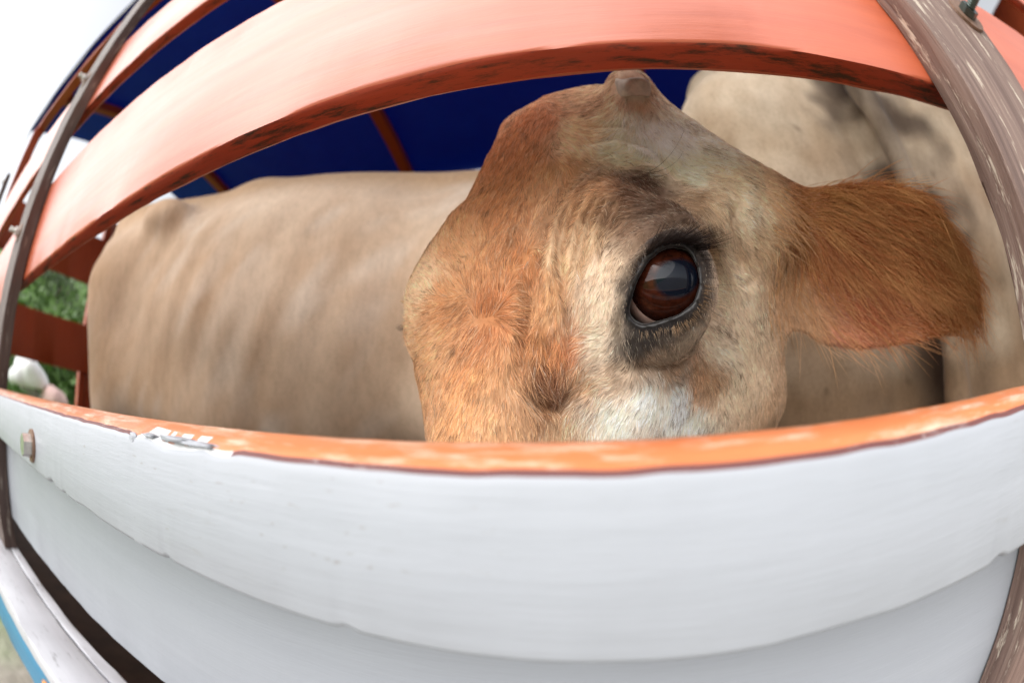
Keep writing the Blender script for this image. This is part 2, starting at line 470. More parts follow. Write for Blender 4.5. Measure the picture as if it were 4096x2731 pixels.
# side curtains of the tarpaulin hang a hand's width over the rails
for y, sd in ((.180, 1), (YF + .075, 2)):
    V = []
    for j, z in enumerate((ZR + .062, ZR + .03, ZR - .0, ZR - .02)):
        for x in xs: V.append((x, y + .004 * math.sin(x * 13 + j) * j / 3, z + (.008 * math.sin(x * 7 + sd) if j == 3 else 0)))
    Fs = [(j * nx + i, j * nx + i + 1, (j + 1) * nx + i + 1, (j + 1) * nx + i) for j in range(3) for i in range(nx - 1)]
    c = np.array(V).mean(0)
    o = link('tarp_edge', mesh('tarp_edge', np.array(V) - c, Fs, [M['tarp_hem']], smooth=True), truck, c)
    md = o.modifiers.new('thickness', 'SOLIDIFY'); md.thickness = .003
for i, xb in enumerate((-2.42, -1.06, .26, 1.55)):
    prof = [(xb - .03, 0), (xb - .03, .05), (xb + .03, .05), (xb + .03, 0)]
    V = []; Fs = []; yy = np.linspace(.21, YF, 25)
    for y in yy:
        for p, q in prof: V.append((p, y, roofz(y) - .012 + q))
    for k in range(24):
        for j in range(4):
            a = k * 4 + j; b = k * 4 + (j + 1) % 4; Fs.append((a, b, b + 4, a + 4))
    Fs += [(3, 2, 1, 0), (96, 97, 98, 99)]
    c = np.array(V).mean(0)
    link('roof_beam', mesh('roof_beam', np.array(V) - c, Fs, [M['red_inner']]), truck, c)

# rear gate, far wall, front wall
RI = [M['red_inner'], M['red_inner']]
for i, (z0, z1) in enumerate(((-.40, -.16), (.165, .42), (.645, .915))):
    plank('gate_board', 'Y', .20, YF - .02, rrect(XR, XR + .024, z0, z1, .003), RI, RR_FACE, segs=40, jitter=.0015, seed=150 + i * 3)
for i, (y0, y1) in enumerate(((.19, .25), (.975, 1.02), (1.028, 1.075), (YF - .08, YF - .02))):
    post(XR - .052, XR - .002, y0, y1, ZB, ZR - .07 if i in (0, 3) else 1.05, 'gate_post', 'red_inner', 170 + i)
for i, (z0, z1) in enumerate(((-.40, -.22), (-.21, -.03), (-.02, .16), (.17, .35), (.36, .54), (.60, .78), (.84, 1.02), (1.06, 1.22))):
    plank('side_board', 'X', XR + .03, XF - .03, rrect(YF - .024, YF, z0, z1, .003), RI, RR_FACE, segs=60, jitter=.0015, seed=180 + i * 3)
for i in range(9):
    plank('front_board', 'Y', .20, YF - .03, rrect(XF - .024, XF, -.42 + i * .19, -.231 + i * .19, .001), RI, RR_FACE, segs=40, jitter=.0012, seed=200 + i * 3)
for i, x in enumerate((-2.55, -.93, .26, 1.5)):
    post(x, x + .09, YF + .002, YF + .04, ZB, ZR - .07, sd=220 + i)

# ------------------------------------------------------------------ modelling tools for animals
def ell(P, c, r, A=None):
    q = P - np.asarray(c)
    if A is not None: q = q @ np.asarray(A).T
    r = np.asarray(r, float)
    k0 = np.linalg.norm(q / r, axis=1); k1 = np.linalg.norm(q / (r * r), axis=1) + 1e-9
    return k0 * (k0 - 1) / k1

def cap(P, a, b, ra, rb):
    a = np.asarray(a, float); b = np.asarray(b, float); ab = b - a
    h = np.clip(((P - a) @ ab) / (ab @ ab), 0, 1)
    return np.linalg.norm(P - a - h[:, None] * ab, axis=1) - (ra + (rb - ra) * h)

def smin(a, b, k):
    h = np.clip(.5 + .5 * (b - a) / k, 0, 1)
    return b * (1 - h) + a * h - k * h * (1 - h)

def smax(a, b, k): return -smin(-a, -b, k)

def poly2(p, poly):
    """signed distance to a polygon in the plane"""
    poly = np.asarray(poly, float); d = np.full(len(p), 1e9); s = np.ones(len(p)); n = len(poly)
    for i in range(n):
        a = poly[i]; b = poly[i - 1]; e = b - a; q = p - a
        h = np.clip((q @ e) / (e @ e), 0, 1); t = q - h[:, None] * e
        d = np.minimum(d, (t * t).sum(1))
        c1 = p[:, 1] >= a[1]; c2 = p[:, 1] < b[1]; c3 = e[0] * q[:, 1] > e[1] * q[:, 0]
        flip = (c1 & c2 & c3) | (~c1 & ~c2 & ~c3)
        s = np.where(flip, -s, s)
    return s * np.sqrt(d)

def surface(f, lo, hi, h, coarse=5, band=1.9):
    """surface nets over a sparse band of the field f"""
    lo = np.array(lo, float); n = np.ceil((np.array(hi) - lo) / (h * coarse)).astype(int) * coarse + 1
    nc = (n - 1) // coarse + 1
    ax = [lo[i] + np.arange(nc[i]) * h * coarse for i in range(3)]
    G = np.stack(np.meshgrid(*ax, indexing='ij'), -1).reshape(-1, 3)
    dc = np.concatenate([f(G[i:i + 400000]) for i in range(0, len(G), 400000)]).reshape(nc)
    near = np.abs(dc) < band * h * coarse
    D = np.repeat(np.repeat(np.repeat(np.where(dc < 0, -1., 1.).astype(np.float32), coarse, 0), coarse, 1), coarse, 2)
    K = np.repeat(np.repeat(np.repeat(near, coarse, 0), coarse, 1), coarse, 2)
    o = coarse // 2
    D = D[o:o + n[0], o:o + n[1], o:o + n[2]]; K = K[o:o + n[0], o:o + n[1], o:o + n[2]]
    n = np.array(D.shape)
    idx = np.argwhere(K)
    vals = np.concatenate([f(lo + idx[i:i + 400000] * h) for i in range(0, len(idx), 400000)])
    D = D.copy(); D[K] = vals
    S = D < 0
    # cells crossing the surface
    c = [S[a:n[0] - 1 + a, b:n[1] - 1 + b, d:n[2] - 1 + d] for a in (0, 1) for b in (0, 1) for d in (0, 1)]
    cnt = sum(x.astype(np.int8) for x in c)
    cells = np.argwhere((cnt > 0) & (cnt < 8))
    vid = -np.ones(n - 1, int); vid[tuple(cells.T)] = np.arange(len(cells))
    acc = np.zeros((len(cells), 3)); num = np.zeros(len(cells))
    corners = [(a, b, d) for a in (0, 1) for b in (0, 1) for d in (0, 1)]
    for i in range(8):
        for j in range(i + 1, 8):
            p = np.array(corners[i]); q = np.array(corners[j])
            if np.abs(p - q).sum() != 1: continue
            v0 = D[tuple((cells + p).T)]; v1 = D[tuple((cells + q).T)]
            x = (v0 < 0) != (v1 < 0)
            t = np.where(x, v0 / np.where(x, v0 - v1, 1), 0)
            acc += np.where(x[:, None], p + t[:, None] * (q - p), 0); num += x
    V = lo + (cells + acc / num[:, None]) * h
    Q = []
    for axis in range(3):
        d = np.zeros(3, int); d[axis] = 1; u, w_ = (axis + 1) % 3, (axis + 2) % 3
        s0 = S[tuple(slice(0, n[k] - d[k]) for k in range(3))]; s1 = S[tuple(slice(d[k], n[k]) for k in range(3))]
        E = np.argwhere(s0 != s1)
        ok = (E[:, u] > 0) & (E[:, w_] > 0) & (E[:, u] < n[u] - 1) & (E[:, w_] < n[w_] - 1)
        E = E[ok]; flip = S[tuple(E.T)]
        du = np.zeros(3, int); du[u] = 1; dw = np.zeros(3, int); dw[w_] = 1
        q = np.stack([vid[tuple((E - du - dw).T)], vid[tuple((E - dw).T)], vid[tuple(E.T)], vid[tuple((E - du).T)]], 1)
        q[~flip] = q[~flip][:, ::-1]
        Q.append(q)
    Q = np.concatenate(Q); Q = Q[(Q >= 0).all(1)]
    return V, Q

def vn3(P, scale, seed):
    """value noise in space, -1..1"""
    if ('v', seed) not in _VN: _VN['v', seed] = np.random.RandomState(seed).rand(64, 64, 64).astype(np.float32) * 2 - 1
    r = _VN['v', seed]
    q = P * scale; i = np.floor(q).astype(int); f = q - i; f = f * f * (3 - 2 * f); i &= 63; j = (i + 1) & 63
    o = 0
    for a, wa in ((i[:, 0], 1 - f[:, 0]), (j[:, 0], f[:, 0])):
        for b, wb_ in ((i[:, 1], 1 - f[:, 1]), (j[:, 1], f[:, 1])):
            for c_, wc in ((i[:, 2], 1 - f[:, 2]), (j[:, 2], f[:, 2])):
                o = o + r[a, b, c_] * wa * wb_ * wc
    return o

def vertex_normals(V, Q):
    n = np.zeros_like(V)
    fn = np.cross(V[Q[:, 2]] - V[Q[:, 0]], V[Q[:, 3]] - V[Q[:, 1]])
    for k in range(4): np.add.at(n, Q[:, k], fn)
    return n / (np.linalg.norm(n, axis=1)[:, None] + 1e-12)

def relax(V, Q, it=2, lam=.5):
    for _ in range(it):
        s = np.zeros_like(V); c = np.zeros(len(V))
        for k in range(4):
            for d in (1, 3):
                np.add.at(s, Q[:, k], V[Q[:, (k + d) % 4]]); np.add.at(c, Q[:, k], 1)
        V = V + lam * (s / np.maximum(c, 1)[:, None] - V)
    return V

def quadmesh(name, V, Q, color, mat):
    me = bpy.data.meshes.new(name)
    me.vertices.add(len(V)); me.vertices.foreach_set('co', V.astype(np.float32).ravel())
    me.loops.add(len(Q) * 4); me.loops.foreach_set('vertex_index', Q.astype(np.int32).ravel())
    me.polygons.add(len(Q)); me.polygons.foreach_set('loop_start', np.arange(len(Q), dtype=np.int32) * 4)
    me.polygons.foreach_set('use_smooth', np.ones(len(Q), bool))
    a = me.attributes.new('coat', 'FLOAT_COLOR', 'POINT')
    a.data.foreach_set('color', np.c_[color, np.ones(len(V))].astype(np.float32).ravel())
    me.materials.append(mat); me.update(calc_edges=True); me.validate()
    return me

def coat_mat(name, fine=260, bstr=.35):
    mt, t, b = nodes(name)
    at = N(t, 'ShaderNodeAttribute', attribute_name='coat')
    g = noise(t, coords(t), fine, 4, .7)
    g2 = noise(t, coords(t, (1, 1, .35)), fine * .22, 5, .7)
    k = mix(t, .5, g, g2)
    c = mix(t, 1.0, at.outputs['Color'], ramp(t, k, [(.3, (.72, .70, .67)), (.55, (1, 1, 1)), (.75, (1.12, 1.12, 1.12))]), 'MULTIPLY')
    t.links.new(c, b.inputs['Base Color'])
    lum = N(t, 'ShaderNodeRGBToBW'); t.links.new(at.outputs['Color'], lum.inputs[0])
    t.links.new(ramp(t, lum.outputs[0], [(.012, (.32,) * 3), (.05, (.75,) * 3)]), b.inputs['Roughness'])
    t.links.new(ramp(t, lum.outputs[0], [(.012, (.35,) * 3), (.05, (.2,) * 3)]), b.inputs['Specular IOR Level'])
    b.inputs['Sheen Weight'].default_value = .15
    bump(t, b, k, bstr, .002)
    return mt

# ------------------------------------------------------------------ the cow that looks out
EYE = .24 * ray((1525, 655))[0]
ex = np.array([.916, -.378, -.135]); ex /= np.linalg.norm(ex)
ez = np.array([.2, .13, .97]); ez -= (ez @ ex) * ex; ez /= np.linalg.norm(ez)
ey = np.cross(ez, ex)
HM = np.array([-.058, .263, .087])
A = np.array([ex, ey, ez])
toH = lambda P: (P - HM) @ A.T
toW = lambda p: HM + np.asarray(p, float) @ A
eye_r = .0262
eye_dir = EYE / np.linalg.norm(EYE)
eye_c = EYE + .0245 * eye_dir
eye_l = toH(eye_c[None])[0]
LE = toH(.362 * ray((1026, 750)))[0]
# opening between the lids, in the plane across the line of sight of the eye
e_r = np.cross(eye_dir, [0, 0, 1]); e_r /= np.linalg.norm(e_r); e_u = np.cross(e_r, eye_dir)
def to_eye_plane(px):
    d = ray(px); t = (eye_c @ eye_dir) / (d @ eye_dir)
    q = d * t[:, None] - eye_c
    return np.c_[q @ e_r, q @ e_u]
LID = to_eye_plane([(1450, 700), (1451, 718), (1464, 732), (1480, 738), (1508, 732), (1557, 715), (1588, 692), (1598, 655), (1593, 615), (1582, 590), (1570, 577), (1540, 575), (1516, 584), (1492, 606), (1469, 648)])

# ear: outline in the ear's own plane
er, et = .36 * ray((1690, 480))[0], .385 * ray((2262, 695))[0]
etop, ebot = .355 * ray((2050, 420))[0], .375 * ray((1990, 800))[0]
eu = et - er; eL = np.linalg.norm(eu); eu = eu / eL
evv = etop - ebot; evv = evv - (evv @ eu) * eu; evv /= np.linalg.norm(evv)
en = np.cross(eu, evv)
if en @ eye_dir > 0: en = -en                                   # towards the lens
e0 = (er + et + etop + ebot) / 4
def to_ear(P): q = P - e0; return np.c_[q @ eu, q @ evv, q @ en]
def ear_poly(px):
    d = ray(px); t = (e0 @ en) / (d @ en); return to_ear(d * t[:, None])[:, :2]
EAR = ear_poly([(1680, 445), (1760, 440), (1850, 436), (1950, 422), (2050, 418), (2120, 445), (2180, 505), (2230, 580), (2262, 650), (2266, 705), (2245, 745), (2212, 782), (2110, 795), (1985, 802), (1885, 785), (1815, 745), (1750, 660), (1690, 560)])
earw = np.abs(EAR[:, 1]).max()

def R1(px, s): return s * ray(px)[0]
_ch = [((1300, 340), .395), ((1238, 432), .388), ((1188, 540), .375), ((1132, 640), .362), ((1094, 720), .352), ((1104, 830), .342), ((1132, 930), .338), ((1134, 1010), .338)]
HEADCAPS = [(R1(*_ch[i]), R1(*_ch[i + 1]), .034, .034, .035) for i in range(len(_ch) - 1)]   # left brow and cheek
HEADCAPS += [(R1((1560, 415), .375), R1((1660, 485), .37), .048, .046, .04),      # temple, up to the ear
            (R1((1640, 560), .37), R1((1668, 900), .385), .046, .052, .04),      # jaw muscle
            (R1((1650, 490), .365), R1((1745, 500), .365), .040, .028, .03)]     # ear base
def head_sdf(P):
    p = toH(P); pm = p.copy(); pm[:, 0] = np.abs(pm[:, 0])
    d = ell(p, (0, .085, .11), (.080, .085, .095))
    d = smin(d, ell(p, (0, .055, .085), (.078, .062, .125)), .03)
    d = smin(d, cap(pm, (0, .045, .184), (.05, .038, .180), .033, .030), .035)
    d = smin(d, cap(p, (.046, .025, .160), (.061, .006, .181), .026, .0165), .016)
    d = smin(d, cap(p, (-.040, .04, .165), (-.046, .04, .185), .022, .018), .02)
    d = smin(d, cap(p, (0, .065, .02), (0, .068, -.22), .070, .046), .03)
    d = smin(d, cap(p, (0, .03, .0), (0, .022, -.20), .045, .036), .03)
    d = smin(d, ell(pm, (.078, .034, .014), (.038, .040, .043)), .022)
    d = smin(d, cap(pm, (.055, .008, .056), (.088, .026, .050), .020, .016), .022)
    d = smin(d, ell(pm, (.058, .135, -.045), (.045, .095, .115)), .04)
    d = smin(d, ell(pm, (.075, .10, .055), (.03, .05, .05)), .04)
    d = smin(d, ell(p, (0, .045, -.235), (.062, .058, .055)), .03)
    for a, b, ra, rb, kk in HEADCAPS: d = smin(d, cap(P, a, b, ra, rb), kk)
    # hollow below the inner corner of the eye
    d = smax(d, -ell(pm, (.040, -.028, -.055), (.011, .014, .024)), .014)
    d = smax(d, -ell(pm, (.104, .075, .035), (.014, .02, .03)), .03)
    return d

def ear_sdf(P):
    q = to_ear(P)
    lift = .35 * (q[:, 1] / earw) ** 2 * earw * .55 - .012 * (q[:, 0] / eL * 2) ** 2      # trough shaped, curling to the lens at its rims
    wq = q[:, 2] - lift + .012
    d2 = poly2(q[:, :2], EAR)
    th = .0032 + .006 * np.clip(-q[:, 0] / eL, 0, .6)
    return smax(d2 * .9, np.abs(wq) * .85 - th, .004)

a1 = np.array([.96, .272, 0]); a1 /= np.linalg.norm(a1)
B1 = np.array([a1, [-a1[1], a1[0], 0], [0, 0, 1]])
def body_sdf(P):
    d = ell(P, (-.85, 1.00, .30), (.68, .28, .44), B1)
    d = smin(d, ell(P, (-1.42, .85, .46), (.27, .20, .25), B1), .12)
    d = smin(d, cap(P, (-1.60, .79, .665), (-1.05, .945, .70), .075, .06), .12)
    d = smin(d, cap(P, (-1.05, .945, .70), (-.25, 1.17, .69), .06, .08), .10)
    d = smin(d, ell(P, (-.30, 1.15, .33), (.25, .19, .36), B1), .12)
    d = smin(d, ell(P, (-1.27, .685, .615), (.09, .05, .05), B1), .09)
    d = smin(d, ell(P, (-1.665, .735, .55), (.06, .10, .09), B1), .08)
    d = smin(d, cap(P, (-1.52, .735, .40), (-1.50, .745, .02), .175, .11), .10)
    d = smin(d, cap(P, (-1.56, .95, .40), (-1.55, .95, .02), .16, .11), .10)
    for y, dx in ((.745, 0.), (.95, -.04)):
        d = smin(d, cap(P, (-1.50 + dx, y, .02), (-1.62 + dx, y, -.12), .105, .06), .05)
        d = smin(d, cap(P, (-1.62 + dx, y, -.12), (-1.59 + dx, y, -.40), .055, .045), .03)
        d = smin(d, cap(P, (-1.59 + dx, y, -.40), (-1.57 + dx, y, ZB + .04), .05, .055), .03)
    for y, dx in ((1.02, .02), (1.25, .06)):
        d = smin(d, cap(P, (-.28 + dx, y, .25), (-.27 + dx, y, -.08), .12, .075), .06)
        d = smin(d, cap(P, (-.27 + dx, y, -.08), (-.27 + dx, y, -.40), .062, .045), .03)
        d = smin(d, cap(P, (-.27 + dx, y, -.40), (-.25 + dx, y, ZB + .04), .048, .055), .03)
    d = smin(d, cap(P, (-1.42, .76, .12), (-1.0, .86, .02), .13, .14), .10)
    d = smin(d, cap(P, (-1.50, .79, .69), (-1.655, .735, .685), .06, .062), .06)
    # tail
    d = smin(d, cap(P, (-1.68, .78, .66), (-1.76, .80, .35), .035, .022), .05)
    d = smin(d, cap(P, (-1.76, .80, .35), (-1.74, .80, -.05), .022, .018), .03)
    d = smin(d, ell(P, (-1.735, .80, -.12), (.035, .035, .12)), .03)
    # ribs
    s = (P - np.array([-.85, 1.0, .36])) @ a1
    wv = s - .28 * (P[:, 2] - .3) + .035 * vn3(P, 4, 81); rib = np.sin(wv * 2 * np.pi / .115) * (.6 + .7 * vn3(P, 6, 82)) + .9 * vn3(P * np.array([1, 1, .4]) + P[:, [2, 2, 2]] * np.array([-.3, 0, 0]), 9, 83)
    d = d - .007 * rib * np.exp(-((s + .1) / .5) ** 2) * np.exp(-((P[:, 2] - .32) / .26) ** 2)
    return d

nk0 = toW((0, .15, .065))
def neck_sdf(P):
    d = cap(P, nk0, (-.03, .72, .30), .105, .15)
    d = smin(d, cap(P, (-.03, .72, .30), (-.28, 1.10, .40), .15, .22), .06)
    d = smin(d, cap(P, (-.06, .62, .12), (-.32, 1.0, .06), .06, .12), .08)
    return d

def left_ear_sdf(P):
    p = toH(P)
    return ell(p, (-.085, .165, .115), (.014, .09, .045))

def cow_sdf(P):
    h = head_sdf(P)
    b = neck_sdf(P)
    far = (P[:, 1] > .36) & ((P[:, 1] > .62) | (P[:, 0] < -.25))
    if far.any(): b[far] = smin(body_sdf(P[far]), b[far], .12)
    d = smin(h, b, .05)
    d = smin(d, left_ear_sdf(P), .02)
    near = np.abs(to_ear(P)[:, 2]) < .12
    e = np.full(len(P), .2)
    if near.any(): e[near] = ear_sdf(P[near])
    d = smin(d, e, .022)
    # eyes: lids wrap the ball, opening between them
    near = np.linalg.norm(P - eye_c, axis=1) < .06
    if near.any():
        Q = P[near]; q = Q - eye_c; dn = smin(d[near], np.linalg.norm(q, axis=1) - .0292, .016)
        p2 = poly2(np.c_[q @ e_r, q @ e_u], LID)
        front = q @ eye_dir + .004
        carve = smax(p2, front, .002)
        dn = smax(dn, -carve, .0022)
        dn = smax(dn, -(np.linalg.norm(q, axis=1) - (eye_r + .0003)), .0008)
        d[near] = dn
    le = toW(LE)
    near = np.linalg.norm(P - le, axis=1) < .06
    if near.any():
        Q = P[near]; q = Q - le; ql = q @ A.T
        dn = smin(d[near], np.linalg.norm(q, axis=1) - .0292, .016)
        ax = np.array([-.75, -.62, -.1]); ax /= np.linalg.norm(ax)
        u = np.cross(ax, [0, 0, 1]); u /= np.linalg.norm(u); v = np.cross(u, ax)
        sl = np.sqrt(((ql @ u) / .021) ** 2 + ((ql @ v) / .014) ** 2) - 1
        carve = smax(sl * .015, -(ql @ ax) + .004, .002)
        dn = smax(dn, -carve, .0022)
        dn = smax(dn, -(np.linalg.norm(q, axis=1) - (eye_r + .0003)), .0008)
        d[near] = dn
    return d

def hit(px, f=cow_sdf, start=.17, steps=90, maxd=3):
    d = ray(px); t = np.full(len(d), start)
    for _ in range(steps):
        t = t + np.clip(f(d * t[:, None]), -.02, .1) * .8
    return d * t[:, None], t

# folds of skin
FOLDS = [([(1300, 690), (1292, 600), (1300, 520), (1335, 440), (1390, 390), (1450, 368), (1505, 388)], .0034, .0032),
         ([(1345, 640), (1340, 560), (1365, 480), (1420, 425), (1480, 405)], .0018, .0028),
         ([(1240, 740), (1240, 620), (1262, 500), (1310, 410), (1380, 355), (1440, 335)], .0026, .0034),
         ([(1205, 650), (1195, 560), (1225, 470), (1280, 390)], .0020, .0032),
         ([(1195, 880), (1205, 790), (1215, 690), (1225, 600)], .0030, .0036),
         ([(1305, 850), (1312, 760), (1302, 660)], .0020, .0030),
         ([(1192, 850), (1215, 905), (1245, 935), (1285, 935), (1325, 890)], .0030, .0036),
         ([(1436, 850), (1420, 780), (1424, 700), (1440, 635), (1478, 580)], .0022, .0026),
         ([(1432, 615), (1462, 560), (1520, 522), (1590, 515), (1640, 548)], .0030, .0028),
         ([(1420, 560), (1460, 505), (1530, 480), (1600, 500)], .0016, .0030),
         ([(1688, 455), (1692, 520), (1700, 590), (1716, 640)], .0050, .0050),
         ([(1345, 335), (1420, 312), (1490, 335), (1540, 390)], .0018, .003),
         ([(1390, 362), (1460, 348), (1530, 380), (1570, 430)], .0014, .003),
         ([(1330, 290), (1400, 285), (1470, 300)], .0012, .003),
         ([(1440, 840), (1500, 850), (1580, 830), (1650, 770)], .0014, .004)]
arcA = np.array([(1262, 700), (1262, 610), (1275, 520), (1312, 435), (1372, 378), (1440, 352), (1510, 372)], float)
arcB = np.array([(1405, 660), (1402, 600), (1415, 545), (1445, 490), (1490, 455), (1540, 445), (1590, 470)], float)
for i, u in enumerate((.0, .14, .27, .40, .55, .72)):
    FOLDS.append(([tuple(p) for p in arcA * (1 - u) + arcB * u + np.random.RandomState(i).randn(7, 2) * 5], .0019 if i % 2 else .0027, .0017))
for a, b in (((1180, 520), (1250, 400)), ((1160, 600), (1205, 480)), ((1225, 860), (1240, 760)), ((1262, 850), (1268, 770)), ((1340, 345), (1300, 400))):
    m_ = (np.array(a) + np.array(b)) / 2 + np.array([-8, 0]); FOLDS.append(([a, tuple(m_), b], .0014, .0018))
hv, hq = surface(cow_sdf, (-.215, .16, -.32), (.345, .60, .345), .0019)
# the head block ends on a plane across the neck; the body takes over there
cutn = np.array([-.1, 1, .25]); cutn /= np.linalg.norm(cutn); cutd = cutn @ (nk0 + np.array([0, .09, 0]))
hq = hq[(hv[hq] @ cutn < cutd).all(1)]
bv, bq = surface(cow_sdf, (-1.9, .40, ZB - .03), (.30, 1.55, .86), .016, coarse=4)
bq = bq[(bv[bq] @ cutn > cutd - .02).all(1)]
def compact(V, Q):
    u, inv = np.unique(Q, return_inverse=True); return V[u], inv.reshape(Q.shape)
hv, hq = compact(hv, hq); bv, bq = compact(bv, bq)
hv = relax(hv, hq, 1, .4); bv = relax(bv, bq, 4, .5)
hn = vertex_normals(hv, hq)
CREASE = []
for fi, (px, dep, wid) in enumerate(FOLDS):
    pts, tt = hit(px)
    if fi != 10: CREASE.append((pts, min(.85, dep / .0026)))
    dd = np.full(len(hv), 1e9)
    sub = np.where(np.linalg.norm(hv - pts.mean(0), axis=1) < .16)[0]
    for i in range(len(pts) - 1):
        a, b = pts[i], pts[i + 1]; ab = b - a
        hh = np.clip(((hv[sub] - a) @ ab) / (ab @ ab), 0, 1)
        endw = np.ones(len(sub))
        ds = np.linalg.norm(hv[sub] - a - hh[:, None] * ab, axis=1)
        dd[sub] = np.minimum(dd[sub], ds)
    endf = np.minimum(np.linalg.norm(hv - pts[0], axis=1), np.linalg.norm(hv - pts[-1], axis=1))
    fade = np.clip(endf / .012, 0, 1)
    dep *= 1.5
    off = (-dep * np.exp(-(dd / wid) ** 2) + .15 * dep * np.exp(-((dd - 2.1 * wid) / wid) ** 2)) * fade
    hv = hv + hn * off[:, None]
hv = hv + hn * (.0006 * vn3(hv, 90, 3) + .0010 * vn3(hv, 38, 4))[:, None]
hn = vertex_normals(hv, hq)

# coat colours, read off the photograph for patches of hair and skin
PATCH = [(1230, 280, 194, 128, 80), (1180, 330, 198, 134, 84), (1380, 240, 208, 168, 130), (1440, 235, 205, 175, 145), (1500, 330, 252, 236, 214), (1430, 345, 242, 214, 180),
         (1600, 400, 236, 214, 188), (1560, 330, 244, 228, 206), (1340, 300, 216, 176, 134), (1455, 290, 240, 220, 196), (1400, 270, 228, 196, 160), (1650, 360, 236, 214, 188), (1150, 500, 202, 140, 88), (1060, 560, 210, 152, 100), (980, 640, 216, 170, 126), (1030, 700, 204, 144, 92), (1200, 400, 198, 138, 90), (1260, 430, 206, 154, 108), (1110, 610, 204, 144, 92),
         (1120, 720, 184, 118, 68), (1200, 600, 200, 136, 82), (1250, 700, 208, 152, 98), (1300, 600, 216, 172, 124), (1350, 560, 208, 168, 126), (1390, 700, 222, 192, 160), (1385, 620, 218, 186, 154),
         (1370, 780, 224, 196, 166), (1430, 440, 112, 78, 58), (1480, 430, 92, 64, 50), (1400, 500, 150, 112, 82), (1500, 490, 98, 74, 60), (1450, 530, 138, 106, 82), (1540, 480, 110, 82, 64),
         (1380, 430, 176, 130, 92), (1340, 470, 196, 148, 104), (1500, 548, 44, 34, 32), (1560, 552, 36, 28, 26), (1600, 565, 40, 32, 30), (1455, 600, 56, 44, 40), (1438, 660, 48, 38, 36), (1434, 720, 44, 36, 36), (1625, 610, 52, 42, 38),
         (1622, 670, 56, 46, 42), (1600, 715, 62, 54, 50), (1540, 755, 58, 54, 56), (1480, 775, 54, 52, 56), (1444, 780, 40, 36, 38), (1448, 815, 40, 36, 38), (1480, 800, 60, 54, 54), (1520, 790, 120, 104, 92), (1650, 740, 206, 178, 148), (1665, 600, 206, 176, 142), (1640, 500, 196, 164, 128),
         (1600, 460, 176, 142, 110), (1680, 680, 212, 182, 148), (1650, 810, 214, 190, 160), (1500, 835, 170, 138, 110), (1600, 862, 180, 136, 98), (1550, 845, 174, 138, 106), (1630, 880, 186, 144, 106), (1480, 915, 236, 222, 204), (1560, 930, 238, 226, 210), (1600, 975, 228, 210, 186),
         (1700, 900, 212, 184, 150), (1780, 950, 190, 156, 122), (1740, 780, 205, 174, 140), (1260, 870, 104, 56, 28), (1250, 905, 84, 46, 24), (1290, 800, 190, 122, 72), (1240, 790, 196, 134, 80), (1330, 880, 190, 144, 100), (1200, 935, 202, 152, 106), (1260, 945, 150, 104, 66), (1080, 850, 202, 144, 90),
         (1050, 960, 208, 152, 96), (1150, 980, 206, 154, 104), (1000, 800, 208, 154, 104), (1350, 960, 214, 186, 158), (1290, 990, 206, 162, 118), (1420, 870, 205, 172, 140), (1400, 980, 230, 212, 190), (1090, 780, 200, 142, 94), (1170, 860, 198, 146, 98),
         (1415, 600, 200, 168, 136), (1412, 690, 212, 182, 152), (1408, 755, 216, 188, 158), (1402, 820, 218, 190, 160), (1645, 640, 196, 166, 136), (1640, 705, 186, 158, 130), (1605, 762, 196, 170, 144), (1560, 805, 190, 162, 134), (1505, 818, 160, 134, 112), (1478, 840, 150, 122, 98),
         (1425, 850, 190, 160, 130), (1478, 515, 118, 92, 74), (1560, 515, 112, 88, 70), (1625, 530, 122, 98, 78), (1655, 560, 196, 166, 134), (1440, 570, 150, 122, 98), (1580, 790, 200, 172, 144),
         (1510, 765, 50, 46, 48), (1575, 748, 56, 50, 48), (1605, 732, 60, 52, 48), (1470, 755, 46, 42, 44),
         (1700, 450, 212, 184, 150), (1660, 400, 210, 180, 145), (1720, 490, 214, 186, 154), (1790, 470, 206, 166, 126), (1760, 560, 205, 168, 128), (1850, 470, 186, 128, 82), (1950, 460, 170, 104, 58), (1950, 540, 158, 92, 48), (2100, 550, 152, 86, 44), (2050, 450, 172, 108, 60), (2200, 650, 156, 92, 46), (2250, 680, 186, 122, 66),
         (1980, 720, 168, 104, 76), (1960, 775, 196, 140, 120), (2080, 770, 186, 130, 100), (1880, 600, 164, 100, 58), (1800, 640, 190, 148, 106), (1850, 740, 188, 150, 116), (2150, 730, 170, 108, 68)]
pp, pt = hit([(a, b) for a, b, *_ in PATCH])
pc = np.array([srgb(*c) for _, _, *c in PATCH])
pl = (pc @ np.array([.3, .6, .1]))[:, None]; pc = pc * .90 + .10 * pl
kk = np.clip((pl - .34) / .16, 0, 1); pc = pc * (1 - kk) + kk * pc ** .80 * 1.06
def is_ear(P):
    q = to_ear(P); return np.clip((.004 - poly2(q[:, :2], EAR)) / .006, 0, 1) * np.clip((.055 - np.abs(q[:, 2])) / .035, 0, 1) * np.clip((q[:, 0] + eL * .40) / .10, 0, 1)
